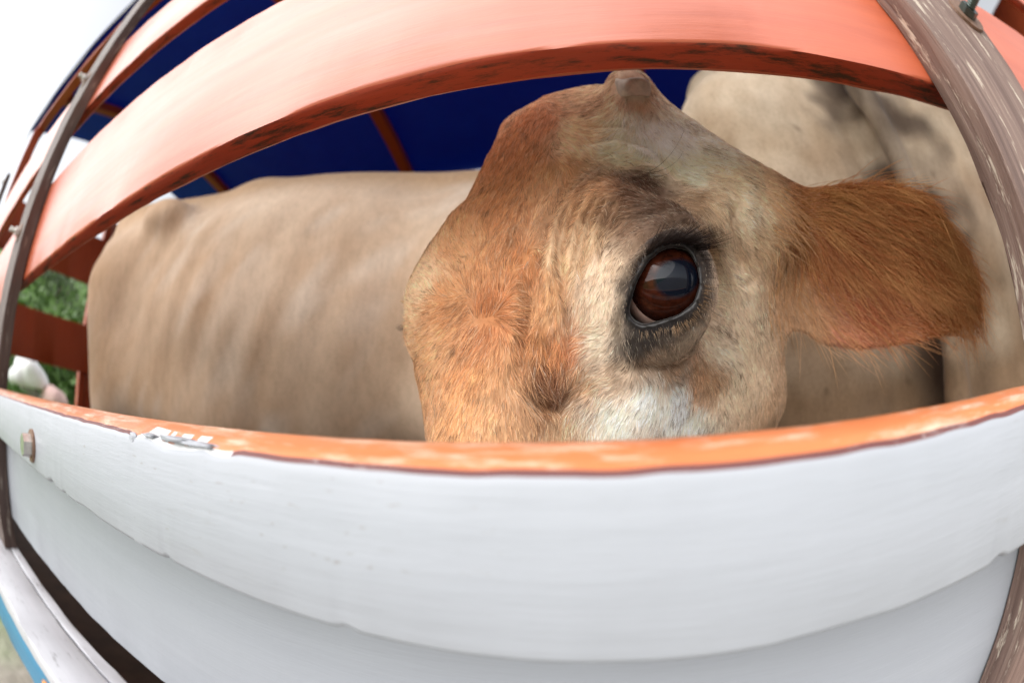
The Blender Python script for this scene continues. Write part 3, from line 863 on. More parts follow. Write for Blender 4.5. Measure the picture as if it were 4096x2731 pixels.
def crease(P):  # darkens the coat along fold lines: painted shade together with crease dirt
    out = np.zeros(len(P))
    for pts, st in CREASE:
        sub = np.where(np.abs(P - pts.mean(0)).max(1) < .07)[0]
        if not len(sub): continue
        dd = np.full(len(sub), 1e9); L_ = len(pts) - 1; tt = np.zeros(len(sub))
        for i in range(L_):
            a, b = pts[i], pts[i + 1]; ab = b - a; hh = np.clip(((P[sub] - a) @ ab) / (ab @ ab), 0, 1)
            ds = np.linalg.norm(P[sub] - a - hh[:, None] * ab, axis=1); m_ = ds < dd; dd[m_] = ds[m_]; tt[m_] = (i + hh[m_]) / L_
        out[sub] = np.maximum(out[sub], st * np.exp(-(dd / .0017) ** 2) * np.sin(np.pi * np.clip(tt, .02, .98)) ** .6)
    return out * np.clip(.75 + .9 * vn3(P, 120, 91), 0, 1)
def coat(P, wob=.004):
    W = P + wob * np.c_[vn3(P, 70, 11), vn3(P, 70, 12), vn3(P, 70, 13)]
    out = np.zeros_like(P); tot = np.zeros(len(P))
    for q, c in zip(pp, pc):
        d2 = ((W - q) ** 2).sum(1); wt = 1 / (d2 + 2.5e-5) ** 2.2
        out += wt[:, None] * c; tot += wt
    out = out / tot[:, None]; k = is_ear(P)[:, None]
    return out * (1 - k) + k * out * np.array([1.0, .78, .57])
ALB = 1.2
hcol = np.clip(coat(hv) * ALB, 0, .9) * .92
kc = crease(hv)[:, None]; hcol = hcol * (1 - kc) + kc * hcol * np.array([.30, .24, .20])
# far side of the head and neck: plain tan
gone = np.clip((toH(hv)[:, 1] - .10) / .06, 0, 1)[:, None] * np.clip((.19 - (hv @ ex - HM @ ex)) / .06, 0, 1)[:, None]
hcol = hcol * (1 - gone) + gone * srgb(196, 158, 122)
dl = np.linalg.norm(hv - toW(LE), axis=1)
k = np.clip((.0285 - dl) / .002, 0, 1)[:, None]; hcol = hcol * (1 - k) + k * srgb(42, 34, 32)
# muzzle
k = np.clip((-.235 - toH(hv)[:, 2]) / .03, 0, 1)[:, None]; hcol = hcol * (1 - k) + k * srgb(60, 48, 44)
# black skin just at the lids
q = hv - eye_c; p2 = poly2(np.c_[q @ e_r, q @ e_u], LID); nearl = (np.linalg.norm(q, axis=1) < .05)
k = (np.clip(1.6 - p2 / .0035, 0, 1) * nearl)[:, None]; hcol = hcol * (1 - k) + k * srgb(24, 19, 18)

def body_coat(P):
    n1 = vn3(P * np.array([1, 1, .55]) + P[:, [2, 2, 2]] * np.array([.5, 0, 0]), 5, 21); n2 = vn3(P, 14, 22); n3 = vn3(P * np.array([1, 1, .35]) - P[:, [2, 2, 2]] * np.array([.7, 0, 0]), 22, 23)
    base = srgb(220, 195, 170); tan = srgb(184, 146, 112); pale = srgb(234, 220, 204)
    t = np.clip(.38 + .35 * n1 + .16 * n2 + .12 * n3 - .45 * (P[:, 2] - .25), 0, 1)[:, None]
    c = base * (1 - t) + tan * t
    k = np.clip(n3 * .6 + .35 * n1 - .05, 0, .5)[:, None]
    c = c * (1 - k) + pale * k
    top = np.clip((P[:, 2] - .60) / .14, 0, .75)[:, None]
    c = c * (1 - top) + srgb(178, 142, 104) * top
    hoof = np.clip((ZB + .07 - P[:, 2]) / .01, 0, 1)[:, None]
    return c * (1 - hoof) + hoof * srgb(50, 44, 40)
bcol = body_coat(bv)
t = np.clip((bv[:, 1] - .50) / .25, 0, 1)[:, None] ; bcol = bcol * t + (1 - t) * srgb(196, 158, 122)

base1 = np.array([-.8, .95, ZB])
cow = empty('cow', base1)
tag(cow, 'tan cow with big dark eye and brown ear looking out between the boards', 'cow', 'cows standing in the truck')
V = np.concatenate([hv, bv]); Q = np.concatenate([hq, bq + len(hv)]); Cc = np.concatenate([hcol, bcol])
M['coat'] = coat_mat('tan_coat')
body = link('body', quadmesh('body', V - base1, Q, Cc, M['coat']), cow, base1)

# eyes
def eye_mat():
    mt, t, b = nodes('wet_brown_eye')
    tc = t.nodes.new('ShaderNodeTexCoord')
    sep = t.nodes.new('ShaderNodeSeparateXYZ'); t.links.new(tc.outputs['Object'], sep.inputs[0])
    def comb(ax, ay, cx, cy):
        x = N(t, 'ShaderNodeMath', operation='SUBTRACT'); x.inputs[1].default_value = cx; t.links.new(sep.outputs[0], x.inputs[0])
        y = N(t, 'ShaderNodeMath', operation='SUBTRACT'); y.inputs[1].default_value = cy; t.links.new(sep.outputs[1], y.inputs[0])
        xx = N(t, 'ShaderNodeMath', operation='DIVIDE'); xx.inputs[1].default_value = ax; t.links.new(x.outputs[0], xx.inputs[0])
        yy = N(t, 'ShaderNodeMath', operation='DIVIDE'); yy.inputs[1].default_value = ay; t.links.new(y.outputs[0], yy.inputs[0])
        c = t.nodes.new('ShaderNodeCombineXYZ'); t.links.new(xx.outputs[0], c.inputs[0]); t.links.new(yy.outputs[0], c.inputs[1])
        l = N(t, 'ShaderNodeVectorMath', operation='LENGTH'); t.links.new(c.outputs[0], l.inputs[0])
        return l.outputs['Value']
    R_ = eye_r
    n = noise(t, tc.outputs['Object'], 260, 5, .7)
    iris = ramp(t, n, [(.3, (.016, .004, .002)), (.7, (.058, .013, .006))])
    scl = ramp(t, n, [(.3, (.52, .30, .25)), (.7, (.66, .46, .40))])
    ir = comb(.0225, .0218, .0022, -.0002)
    c = mix(t, ramp(t, ir, [(.97, G0), (1.03, G1)]), iris, scl)
    lim = ramp(t, ir, [(.80, G0), (.92, G1), (.99, G1), (1.04, G0)])
    c = mix(t, lim, c, (.02, .006, .004))
    pu = comb(.0140, .0112, .0066, .0010)
    c = mix(t, ramp(t, pu, [(.80, G1), (1.1, G0)]), c, (.004, .006, .012))
    t.links.new(c, b.inputs['Base Color'])
    b.inputs['Roughness'].default_value = .03
    b.inputs['Specular IOR Level'].default_value = .27
    return mt
M['eye'] = eye_mat()
def eyeball(c, rot):
    bm = bmesh.new(); bmesh.ops.create_uvsphere(bm, u_segments=64, v_segments=40, radius=eye_r)
    for v in bm.verts:                                          # cornea bulges a little
        z = v.co.z / eye_r
        if z > .72: v.co *= 1 + .05 * ((z - .72) / .28) ** 1.2
    me = bpy.data.meshes.new('eye'); bm.to_mesh(me); bm.free(); me.materials.append(M['eye'])
    for p in me.polygons: p.use_smooth = True
    o = link('eye', me, cow, c); o.rotation_euler = rot.to_euler()
    return o
def basis(x, y, z): return Matrix(((x[0], y[0], z[0]), (x[1], y[1], z[1]), (x[2], y[2], z[2])))
fwd = -eye_dir + .06 * e_r + .03 * e_u; fwd /= np.linalg.norm(fwd)
rx = np.cross(e_u, fwd); rx /= np.linalg.norm(rx); ry = np.cross(fwd, rx)
tilt = math.radians(12); rx, ry = rx * math.cos(tilt) + ry * math.sin(tilt), ry * math.cos(tilt) - rx * math.sin(tilt)
eyeball(eye_c, basis(rx, ry, fwd))
lf = -.75 * ex - .62 * ey - .1 * ez; lf /= np.linalg.norm(lf); lx = np.cross([0, 0, 1], lf); lx /= np.linalg.norm(lx)
eyeball(toW(LE), basis(lx, np.cross(lf, lx), lf))

# cut horn stub
def horn_stub():
    bm = bmesh.new(); c0 = hit([(1453, 203)])[0][0]; ax = np.array([.10, -.72, .68]); ax /= np.linalg.norm(ax); c0 = c0 + ax * .001 + eye_dir * .0065
    u = np.cross(ax, [1, 0, 0]); u /= np.linalg.norm(u); v = np.cross(ax, u)
    rings = []; S = 28
    for h_, r_ in ((-.004, .0150), (.002, .0150), (.006, .0146), (.0092, .0138), (.0100, .0120), (.0086, .0100), (.0062, .0080), (.0060, .0052), (.0084, .0034), (.0088, .001)):
        ring = []
        for k in range(S):
            a = 2 * math.pi * k / S; w_ = 1 + .07 * math.sin(3 * a + h_ * 400) + .05 * math.sin(5 * a + 1)
            p = c0 + ax * (h_ + .0012 * math.sin(2 * a + 1)) + (u * math.cos(a) * 1.12 + v * math.sin(a) * .9) * r_ * w_
            ring.append(bm.verts.new(p))
        rings.append(ring)
    for i in range(len(rings) - 1):
        for k in range(S):
            f = bm.faces.new((rings[i][k], rings[i][(k + 1) % S], rings[i + 1][(k + 1) % S], rings[i + 1][k])); f.smooth = True
            f.material_index = 1 if 4 <= i <= 6 else 0
    bm.faces.new(rings[-1]); bmesh.ops.recalc_face_normals(bm, faces=bm.faces)
    for vv in bm.verts: vv.co -= Vector(c0)
    me = bpy.data.meshes.new('horn_stub'); bm.to_mesh(me); bm.free()
    me.materials.append(plain('grey_horn', (.50, .43, .35), .5, 0, 120, .35)); me.materials.append(plain('brown_horn_core', (.28, .15, .06), .7, 0, 160, .5))
    o = link('horn_stub', me, cow, c0); o['label'] = 'grey cut horn stub with a brown core'
horn_stub()

# fur
def fur_mat(name, rough=.55):
    mt, t, b = nodes(name)
    at = N(t, 'ShaderNodeAttribute', attribute_name='tint')
    t.links.new(at.outputs['Color'], b.inputs['Base Color'])
    b.inputs['Roughness'].default_value = rough; b.inputs['Specular IOR Level'].default_value = .25
    return mt
M['fur'] = fur_mat('fur_strands')
def strands(name, P, rad, tint, parent, label=None):
    """P: strands x points x 3"""
    n, k, _ = P.shape
    hc = bpy.data.hair_curves.new(name); hc.add_curves([k] * n)
    o0 = np.array(base1)
    hc.attributes['position'].data.foreach_set('vector', (P - o0).astype(np.float32).ravel())
    a = hc.attributes.new('radius', 'FLOAT', 'POINT'); a.data.foreach_set('value', rad.astype(np.float32).ravel())
    a = hc.attributes.new('tint', 'FLOAT_COLOR', 'CURVE'); a.data.foreach_set('color', np.c_[tint, np.ones(n)].astype(np.float32).ravel())
    hc.materials.append(M['fur'])
    o = link(name, hc, parent, base1)
    if label: o['label'] = label
    o['kind'] = 'stuff'
    return o
# direction of growth, as strokes in the picture
FLOW = [(1100, 640, -.3, -1), (1180, 560, .2, -1), (1230, 450, .25, -1), (1240, 330, .2, -1), (1150, 420, .3, -1), (1030, 640, -.8, -.8), (1010, 740, -1, .2), (1185, 735, 1, .4), (1190, 800, .2, 1), (1080, 800, -.3, 1), (1060, 720, -1, .2), (1120, 690, 0, -1), (1120, 790, 0, 1),
        (1050, 900, -.1, 1), (1150, 950, 0, 1), (1250, 760, -.25, 1), (1280, 850, -.2, 1), (1310, 720, -.1, 1), (1260, 620, .0, 1), (1310, 540, -.2, 1), (1370, 440, -.7, .7), (1440, 390, -1, .15), (1500, 420, -.8, -.2), (1240, 910, .7, .7), (1200, 900, .6, .8), (1310, 900, -.8, .6), (1260, 960, -.1, 1),
        (1400, 500, -.45, .9), (1470, 470, -.9, .45), (1540, 480, -1, -.05), (1360, 560, -.2, 1), (1390, 620, -.15, 1), (1390, 700, -.4, .9), (1370, 780, -1, .25), (1400, 850, -.9, .5), (1500, 850, .5, .9), (1560, 850, .8, .6), (1480, 920, -.6, .8), (1580, 950, -.5, .9), (1650, 800, .7, .7), (1700, 720, .4, .9), (1720, 900, .2, 1),
        (1660, 640, .8, .5), (1600, 400, 1, .45), (1680, 430, 1, .5), (1450, 270, -.1, 1), (1390, 290, -.8, .4), (1500, 320, .3, 1), (1560, 340, .7, .8), (1320, 330, -.6, -.5), (1640, 520, .4, .9), (1560, 450, .9, .1), (1460, 790, .2, 1), (1540, 775, .3, 1),
        (1740, 520, .9, .6), (1800, 520, 1, .6), (1850, 470, 1, .1), (1950, 470, 1, .1), (2050, 470, 1, .3), (2150, 560, .7, .8), (2000, 600, .8, .7), (1850, 620, .4, 1), (1780, 620, .15, 1), (1950, 720, .85, .6), (2120, 740, .9, .3), (2220, 680, .5, .9)]
fp, ft = hit([(a, b) for a, b, *_ in FLOW])
fp2 = ray([(a + 14 * c / math.hypot(c, d), b + 14 * d / math.hypot(c, d)) for a, b, c, d in FLOW]) * ft[:, None]
fd = fp2 - fp; fd /= np.linalg.norm(fd, axis=1)[:, None]
def flow(P, Nn):
    out = np.zeros_like(P)
    for q, d in zip(fp, fd):
        out += (1 / (((P - q) ** 2).sum(1) + 6e-5) ** 2.2)[:, None] * d
    out -= (out * Nn).sum(1)[:, None] * Nn
    return out / (np.linalg.norm(out, axis=1)[:, None] + 1e-12)

tri = np.concatenate([hq[:, [0, 1, 2]], hq[:, [0, 2, 3]]])
ta = np.cross(hv[tri[:, 1]] - hv[tri[:, 0]], hv[tri[:, 2]] - hv[tri[:, 0]]); area = np.linalg.norm(ta, axis=1) / 2; tn = ta / (2 * area[:, None] + 1e-12)
cen = hv[tri].mean(1)
view = -cen / np.linalg.norm(cen, axis=1)[:, None]
facing = (tn * view).sum(1)
wgt = area * np.where(facing > -.15, 1.0, .25)
wgt *= np.where(toH(cen)[:, 2] < -.17, .3, 1)
# no hair on the naked rims of the lids or inside the sockets
q = cen - eye_c; p2c = poly2(np.c_[q @ e_r, q @ e_u], LID)
wgt *= np.where((np.linalg.norm(q, axis=1) < .04) & (p2c < .0016), 0, 1)
le = toW(LE); wgt *= np.where(np.linalg.norm(cen - le, axis=1) < eye_r + .003, 0, 1)
c_l = hit([(1453, 190)])[0][0]; wgt *= np.where(np.linalg.norm(cen - c_l, axis=1) < .014, 0, 1)
def roots(n, weight):
    i = rng.choice(len(tri), n, p=weight / weight.sum())
    a, b = rng.rand(n), rng.rand(n); s = a + b > 1; a[s], b[s] = 1 - a[s], 1 - b[s]
    tv = hv[tri[i]]; P = tv[:, 0] + a[:, None] * (tv[:, 1] - tv[:, 0]) + b[:, None] * (tv[:, 2] - tv[:, 0])
    return P, tn[i]
def comb(P, Nn, L, lift, jit, K=5, droop=.0):
    d = flow(P, Nn)
    s = np.cross(Nn, d)
    ang = jit * rng.randn(len(P)) + .28 * vn3(P, 140, 31) + .18 * vn3(P, 60, 32)
    d = d * np.cos(ang)[:, None] + s * np.sin(ang)[:, None]
    lf_ = lift * (.7 + .6 * rng.rand(len(P)))
    pts = []
    for k in range(K):
        u = k / (K - 1)
        pts.append(P + d * (L * u)[:, None] + Nn * (L * lf_ * u * (1 - .45 * u))[:, None] - Nn * .0003 + np.array([0, 0, -1]) * (droop * L * u * u)[:, None])
    return np.stack(pts, 1)
earq = to_ear(cen)
on_ear = (np.abs(earq[:, 2]) < .035) & (poly2(earq[:, :2], EAR) < .004) & (earq[:, 0] > -eL * .42)
# short face coat
P, Nn = roots(170000, wgt * np.where(on_ear, .75, 1))
dl = np.linalg.norm(P - eye_c, axis=1)
Lh = (.0048 + .002 * rng.rand(len(P))) * np.clip((dl - .018) / .03, .35, 1)
pit = np.linalg.norm(P - hit([(1262, 880)])[0][0], axis=1); Lh *= 1 + .8 * np.exp(-(pit / .02) ** 2)
wh = np.linalg.norm(P - hit([(1120, 735)])[0][0], axis=1); Lh *= 1 + .4 * np.exp(-(wh / .03) ** 2)
hs_ = np.linalg.norm(P - hit([(1440, 260)])[0][0], axis=1); Lh *= 1 + 1.0 * np.exp(-(hs_ / .02) ** 2)
S_ = comb(P, Nn, Lh, .38, .20)
tint = coat(P + rng.randn(len(P), 3) * .0035, .006) * ALB
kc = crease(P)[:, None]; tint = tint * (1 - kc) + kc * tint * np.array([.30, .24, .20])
tint *= (.62 + .72 * rng.rand(len(P)))[:, None] * (1 + .34 * vn3(P, 430, 44) + .2 * vn3(P, 170, 41) + .12 * vn3(P, 60, 42))[:, None]
q = P - eye_c; p2h = poly2(np.c_[q @ e_r, q @ e_u], LID); k = (np.clip(1 - (p2h - .001) / .004, 0, 1) * (dl < .045))[:, None]
tint = tint * (1 - k * .85) + k * .85 * srgb(50, 40, 36)
gone = np.clip((toH(P)[:, 1] - .10) / .06, 0, 1)[:, None] * np.clip((.19 - (P @ ex - HM @ ex)) / .06, 0, 1)[:, None]
tint = tint * (1 - gone) + gone * srgb(196, 158, 122)
fleck = (rng.rand(len(P)) < .045 + .22 * (vn3(P, 75, 43) > .42)); tint[fleck] *= np.array([.30, .26, .24])
pale = rng.rand(len(P)) < .10; tint[pale] = tint[pale] * .6 + .4 * srgb(240, 224, 200)
rad = np.outer(.00011 * (.7 + .6 * rng.rand(len(P))), np.array([1, .95, .8, .55, .15]))
strands('fur', S_, rad, np.clip(tint * 1.12, 0, .93), cow, 'short tan face coat')
# long ear hair
we = wgt * on_ear * np.clip((earq[:, 0] + eL * .42) / .07, .04, 1) * np.clip((tn @ en) + .35, 0, 1) * np.where((earq[:, 1] < -.25 * earw), .12, 1)
P, Nn = roots(6500, we)
Lh = .012 + .034 * rng.rand(len(P)) ** 1.4
S_ = comb(P, Nn, Lh, .30, .25, 7, .12)
cl = vn3(P, 150, 51)
tint = coat(P, .006) * ALB * (.8 + .5 * rng.rand(len(P)))[:, None]
k = np.clip(.45 + .9 * cl, 0, .9)[:, None]; tint = tint * (1 - k) + k * srgb(218, 162, 104)
rad = np.outer(.00016 * (.7 + .6 * rng.rand(len(P))), np.array([1, 1, .95, .85, .7, .45, .12]))
strands('ear_hair', S_, rad, np.clip(tint, 0, 1), cow, 'long straw-coloured hairs in the ear')
# lashes
def lashes(px0, n, L, toward, up, col, radius, spread=.25, K=6, curl=.3):
    px0 = np.array(px0, float); seg = np.r_[0, np.cumsum(np.linalg.norm(np.diff(px0, axis=0), axis=1))]
    t = np.sort(rng.rand(n)) * seg[-1]
    px = np.c_[np.interp(t, seg, px0[:, 0]), np.interp(t, seg, px0[:, 1])] + rng.randn(n, 2) * 2.5
    P, tt = hit(px)
    out = []
    for i in range(n):
        u = t[i] / seg[-1]; a = np.array(toward[0]) * (1 - u) + np.array(toward[1]) * u
        a = a + rng.randn(2) * spread
        d = e_r * a[0] + e_u * a[1] - eye_dir * (up + .15 * rng.randn()); d /= np.linalg.norm(d)
        l = L * (.6 + .5 * rng.rand())
        cu = (e_u * curl - eye_dir * .1)
        out.append([P[i] + eye_dir * .0008 + d * l * k / (K - 1) + cu * l * .5 * (k / (K - 1)) ** 2 for k in range(K)])
    out = np.array(out)
    rad = np.outer(radius * (.7 + .5 * rng.rand(n)), np.linspace(1, .15, K))
    tint = np.array(col) * (.5 + rng.rand(n))[:, None]
    return out, rad, tint
parts = [lashes([(1478, 585), (1510, 565), (1545, 556), (1580, 558), (1602, 575)], 280, .022, ((.55, .42), (1.0, .02)), .60, srgb(40, 30, 27), .00016, .14, curl=.12),
         lashes([(1455, 640), (1470, 600), (1490, 580)], 70, .007, ((-.35, .1), (.1, .5)), .7, srgb(70, 52, 40), .00012, .2, curl=.1),
         lashes([(1600, 575), (1618, 600), (1622, 640)], 40, .010, ((1, 0), (1, -.25)), .5, srgb(52, 42, 38), .00009, .12, curl=-.05),
         lashes([(1545, 750), (1585, 728), (1612, 690), (1618, 655)], 90, .0085, ((.25, -.9), (.95, -.15)), .45, srgb(120, 92, 66), .00010, .15, curl=-.05),
         lashes([(1600, 720), (1618, 690), (1622, 650)], 16, .02, ((.7, -.6), (1, -.1)), .35, srgb(60, 48, 42), .00007, .14, curl=-.05),
         lashes([(1470, 762), (1540, 752), (1585, 730)], 60, .006, ((-.1, -1), (.4, -.9)), .5, srgb(150, 124, 98), .00010, .2, curl=-.05)]
strands('eyelashes', np.concatenate([p[0] for p in parts]), np.concatenate([p[1] for p in parts]), np.concatenate([p[2] for p in parts]), cow, 'black lashes around the big eye')
# lashes of the far eye, seen in outline
lc = toW(LE); out = []
for i in range(26):
    a = rng.uniform(-.5, .5); b = lf * math.cos(.85) + np.cross(lf, lx) * math.sin(.85)
    p0 = lc + (eye_r + .003) * (lf * .80 + np.cross(lf, lx) * -.15 + lx * a * .55) / np.linalg.norm(lf * .80 + np.cross(lf, lx) * -.15 + lx * a * .55)
    d = lf * .9 - ex * .5 - np.array([0, 0, .35]) + lx * a * .5 + rng.randn(3) * .06; d /= np.linalg.norm(d)
    out.append([p0 + d * .012 * k / 5 + np.array([0, 0, .1]) * .012 * (k / 5) ** 2 for k in range(6)])
strands('eyelashes', np.array(out), np.outer(np.full(26, .00014), np.linspace(1, .2, 6)), np.tile(srgb(30, 24, 22), (26, 1)), cow)
# long brow whiskers
out = []
for (p, q, dz) in (((1487, 398), (1572, 298), .012), ((1487, 398), (1568, 352), .009), ((1482, 402), (1545, 388), .007), ((1900, 470), (2010, 400), .01)):
    a, t_ = hit([p]); a = a[0]; e = ray([q])[0] * (t_[0] - dz); mid = (a + e) / 2 - .006 * e_u + .004 * e_r
    out.append([a * (1 - u) ** 2 + 2 * mid * u * (1 - u) + e * u * u for u in np.linspace(0, 1, 8)])
strands('whiskers', np.array(out), np.outer(np.full(4, .00013), np.linspace(1, .3, 8)), np.tile(srgb(60, 50, 46), (4, 1)), cow, 'long dark brow whiskers')

# ------------------------------------------------------------------ the second cow, seen from behind
b2 = np.array([.30, .954, 0]); b2 /= np.linalg.norm(b2)
def cow2_sdf(P):
    P = P - np.array([.055, .10, 0]); up = P[:, 2] > 0; P[up, 2] *= .78
    B = np.array([[b2[1], -b2[0], 0], b2, [0, 0, 1]])
    d = ell(P, (.66, 1.28, .33), (.28, .56, .36), B)
    d = smin(d, ell(P, (.47, .78, .42), (.27, .26, .34), B), .10)
    d = smin(d, cap(P, (.30, .70, .42), (.29, .66, -.12), .175, .15), .06)
    d = smin(d, cap(P, (.66, .58, .40), (.67, .57, -.12), .185, .17), .06)
    d = smin(d, cap(P, (.45, .72, .3), (.45, .72, -.1), .2, .16), .05)
    d = smin(d, cap(P, (.45, .66, .72), (.80, 1.6, .72), .06, .07), .12)
    d = smin(d, ell(P, (.29, .84, .64), (.06, .06, .06)), .12)
    d = smin(d, ell(P, (.68, .70, .66), (.07, .06, .06)), .10)
    for x, y in ((.29, .66), (.63, .58)):
        d = smin(d, cap(P, (x, y, -.02), (x - .03, y - .04, -.14), .115, .06), .05)
        d = smin(d, cap(P, (x - .03, y - .04, -.14), (x, y + .0, ZB + .04), .055, .05), .03)
    for x, y in ((.62, 1.62), (.88, 1.55)):
        d = smin(d, cap(P, (x, y, .2), (x, y, -.08), .11, .07), .06)
        d = smin(d, cap(P, (x, y, -.08), (x, y, ZB + .04), .06, .05), .03)
    # tail
    d = smin(d, cap(P, (.46, .53, .70), (.485, .462, .52), .040, .034), .03)
    d = smin(d, cap(P, (.485, .462, .52), (.50, .452, .05), .034, .024), .014)
    d = smin(d, ell(P, (.50, .452, -.03), (.035, .035, .12)), .02)
    # neck and head turned to the front wall
    d = smin(d, cap(P, (.86, 1.62, .48), (1.22, 1.66, .62), .17, .12), .10)
    d = smin(d, cap(P, (1.22, 1.66, .62), (1.30, 1.42, .42), .10, .06), .06)
    d = smin(d, ell(P, (1.16, 1.52, .64), (.10, .03, .035)), .02)
    # flaps of skin between the thighs
    d = smax(d, -cap(P, (.462, .50, .38), (.462, .50, -.3), .022, .05), .05)
    return d
v2, q2 = surface(cow2_sdf, (0., .46, ZB - .03), (1.66, 2.02, 1.12), .013, coarse=4)
v2, q2 = compact(v2, q2); v2 = relax(v2, q2, 3, .5)
n2_ = vertex_normals(v2, q2)
v2 = v2 + n2_ * (.004 * vn3(v2 * np.array([1, 1, .5]), 16, 61) + .0025 * vn3(v2, 40, 62))[:, None]
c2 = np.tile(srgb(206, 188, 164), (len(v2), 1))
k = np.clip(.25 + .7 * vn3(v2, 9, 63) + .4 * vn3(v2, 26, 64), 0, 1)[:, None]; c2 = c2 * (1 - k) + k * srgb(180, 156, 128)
k = np.clip(.75 - (v2[:, 2] - .05) * 1.6 + .4 * vn3(v2, 12, 65), 0, .9)[:, None]; c2 = c2 * (1 - k) + k * srgb(140, 110, 80)  # darker towards the legs: shade put into the coat colour, plus leg dirt
# dung-stained strip on the tail and the right thigh
sp_, _ = hit([(1975, 205), (2040, 245), (2100, 305), (2150, 380), (2180, 460), (2190, 540)], cow2_sdf, .35, 120)
ds = np.full(len(v2), 1e9)
for a, b in zip(sp_[:-1], sp_[1:]):
    ab = b - a; hh = np.clip(((v2 - a) @ ab) / (ab @ ab), 0, 1); ds = np.minimum(ds, np.linalg.norm(v2 - a - hh[:, None] * ab, axis=1))
k = np.clip(1.5 - ds / .045 + .9 * vn3(v2, 30, 71), 0, 1) * np.clip(.75 + .9 * vn3(v2, 17, 72), .3, .95)
c2 = c2 * (1 - k[:, None]) + k[:, None] * .85 * srgb(66, 50, 40) + k[:, None] * .15 * c2
dt = np.abs(v2[:, 0] - .55 - .10 * (.45 - v2[:, 2])); k = np.clip(1.25 - dt / .085 + .6 * vn3(v2, 24, 66), 0, 1) * np.clip((.75 - v2[:, 1]) / .15, 0, 1) * np.clip(.55 + 1.2 * vn3(v2, 13, 67), .25, 1)
c2 = c2 * (1 - k[:, None]) + k[:, None] * srgb(62, 46, 36)
k = np.clip((vn3(v2, 55, 68) - .78) * 5, 0, .5)[:, None]; c2 = c2 * (1 - k) + k * srgb(90, 70, 52)
base2 = np.array([.6, 1.0, ZB])
cow2 = empty('cow', base2)
tag(cow2, 'cream cow with dung-stained rump seen from behind at the right', 'cow', 'cows standing in the truck')
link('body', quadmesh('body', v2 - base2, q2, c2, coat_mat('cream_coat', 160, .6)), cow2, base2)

# ------------------------------------------------------------------ beyond the truck
def leafy(center, rad, n, size, sd):
    r = np.random.RandomState(sd); V = []; Fs = []
    lob = r.randn(9, 3); lob /= np.linalg.norm(lob, axis=1)[:, None]; lob = lob * np.array(rad) * .55
    for i in range(n):
        c = lob[r.randint(9)] + r.randn(3) * np.array(rad) * .27
        a = r.randn(3); a /= np.linalg.norm(a); b = np.cross(a, r.randn(3)); b /= np.linalg.norm(b)
        s = size * (.6 + .8 * r.rand()); k = len(V)
        V += [c + a * s, c + b * s * .5, c - a * s, c - b * s * .5]; Fs.append((k, k + 1, k + 2, k + 3))
    return np.array(V), Fs
def tree(x, y, h, rad, sd, label, mat='leaf', size=.16, n=2600):
    gz = GZ - .03
    o = empty('tree', (x, y, gz)); tag(o, label, 'tree', 'trees behind the truck')
    bm = bmesh.new()
    def limb(a, b, ra, rb):
        a, b = Vector(a), Vector(b); d = (b - a).normalized(); u = d.orthogonal().normalized(); v = d.cross(u)
        r0 = [bm.verts.new(a + (u * math.cos(k * math.pi / 4) + v * math.sin(k * math.pi / 4)) * ra) for k in range(8)]
        r1 = [bm.verts.new(b + (u * math.cos(k * math.pi / 4) + v * math.sin(k * math.pi / 4)) * rb) for k in range(8)]
        for k in range(8): bm.faces.new((r0[k], r0[(k + 1) % 8], r1[(k + 1) % 8], r1[k]))
    limb((0, 0, 0), (.1, .05, h * .5), h * .03, h * .02)
    r = np.random.RandomState(sd)
    for k in range(6):
        a = r.rand() * 6.28
        limb((.1, .05, h * (.35 + .025 * k)), (math.cos(a) * rad[0] * .6, math.sin(a) * rad[1] * .6, h * (.6 + .2 * r.rand())), h * .014, h * .005)
    me = bpy.data.meshes.new('trunk'); bm.to_mesh(me); bm.free(); me.materials.append(M['bark'])
    link('trunk', me, o, (x, y, gz))
    V, Fs = leafy(None, rad, n, size, sd)
    link('crown', mesh('crown', V, Fs, [M[mat]]), o, (x, y, gz + h - rad[2] * .9))
tree(-15, 2.2, 4.6, (2.6, 2.2, 1.7), 1, 'leafy tree seen through the upper gap of the rear gate')
tree(-13, 5.6, 4.2, (2.2, 2.0, 1.6), 2, 'bushy tree beside the rear gate post behind the truck')
tree(-17, -2.2, 5.0, (2.6, 2.4, 1.8), 3, 'tree at the far left outside the near wall')
tree(-15, 9.5, 8.5, (3.0, 3.0, 2.6), 4, 'tall grey-green tree showing above the back of the tan cow', 'leaf2')
tree(-22, 5, 8.0, (3.6, 3.0, 2.6), 5, 'large pale tree farthest behind the truck', 'leaf2')
tree(-9, 3.0, 2.6, (1.3, 1.6, 1.1), 6, 'low green bush just behind the rear gate', 'leaf', .09, 3000)

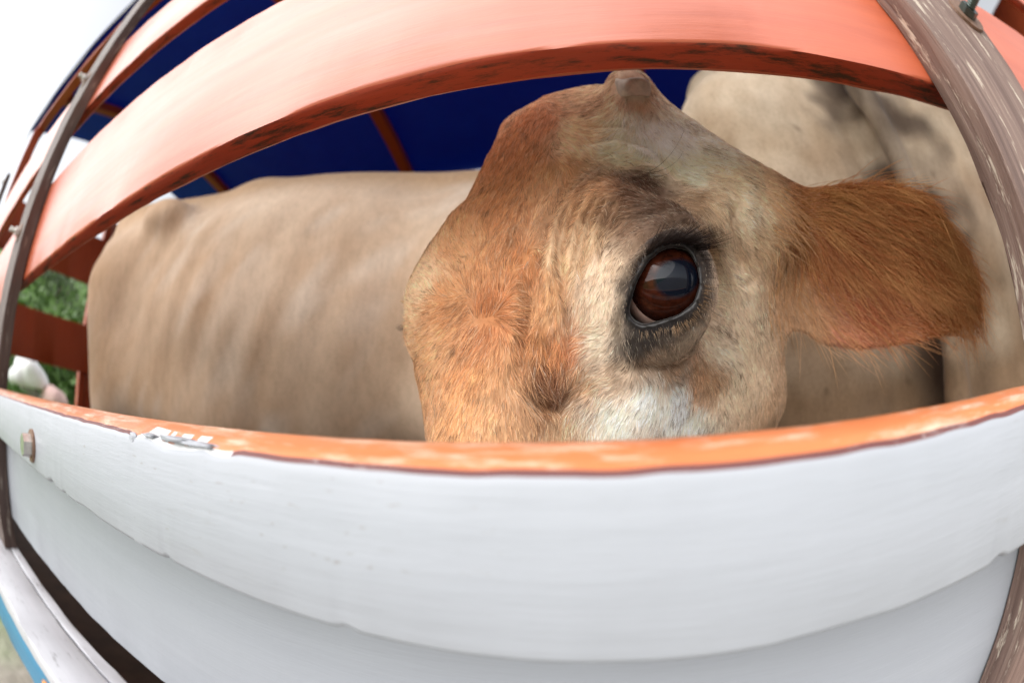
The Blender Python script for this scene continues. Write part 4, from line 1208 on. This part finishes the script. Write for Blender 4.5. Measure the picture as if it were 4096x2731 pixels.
def lump(name, loc, sc, mat, label, cat, sd):
    bm = bmesh.new(); bmesh.ops.create_icosphere(bm, subdivisions=4, radius=1)
    for v in bm.verts:
        n = 1 + .22 * math.sin(2.3 * v.co.x + sd) * math.cos(2.5 * v.co.z + sd) + .16 * math.sin(3.4 * v.co.y + 2 * v.co.z + sd) + .03 * math.sin(11 * v.co.x + 7 * v.co.y)
        v.co *= n; v.co.z = max(v.co.z, -.7)
        v.co = Vector((v.co.x * sc[0], v.co.y * sc[1], v.co.z * sc[2]))
    for f in bm.faces: f.smooth = True
    me = bpy.data.meshes.new(name); bm.to_mesh(me); bm.free(); me.materials.append(M[mat])
    o = link(name, me, None, loc); tag(o, label, cat)
    return o
lump('sack', (-5.2, 1.22, .20), (.30, .26, .20), 'sack', 'bulging white sack on the brush pile behind the gate', 'sack', 1)
lump('sack', (-5.0, 1.55, -.06), (.24, .22, .20), 'rosy', 'pale pink sack on the brush pile beside the white sack', 'sack', 2)
# pile of cut brush
bm = bmesh.new(); r = np.random.RandomState(9)
for i in range(420):
    a = np.array([-5.3 + r.randn() * .38, 1.55 + r.randn() * .62, GZ + abs(r.rand()) * 1.42 - .02]); dd = r.randn(3) * np.array([.5, .5, .22]); b = a + dd * .55
    b[2] = min(max(b[2], GZ), .12 - .1 * abs(b[1] - 1.5)); a[2] = min(a[2], .04)
    a, b = Vector(a), Vector(b); d = (b - a).normalized(); u = d.orthogonal().normalized(); v = d.cross(u); rr = .006 + .014 * r.rand()
    r0 = [bm.verts.new(a + (u * math.cos(k * 2.094) + v * math.sin(k * 2.094)) * rr) for k in range(3)]
    r1 = [bm.verts.new(b + (u * math.cos(k * 2.094) + v * math.sin(k * 2.094)) * rr * .5) for k in range(3)]
    for k in range(3): bm.faces.new((r0[k], r0[(k + 1) % 3], r1[(k + 1) % 3], r1[k]))
me = bpy.data.meshes.new('brush_pile'); bm.to_mesh(me); bm.free(); me.materials.append(M['twig'])
tag(link('brush_pile', me), 'grey pile of cut branches behind the rear gate', 'brush pile', kind='stuff')
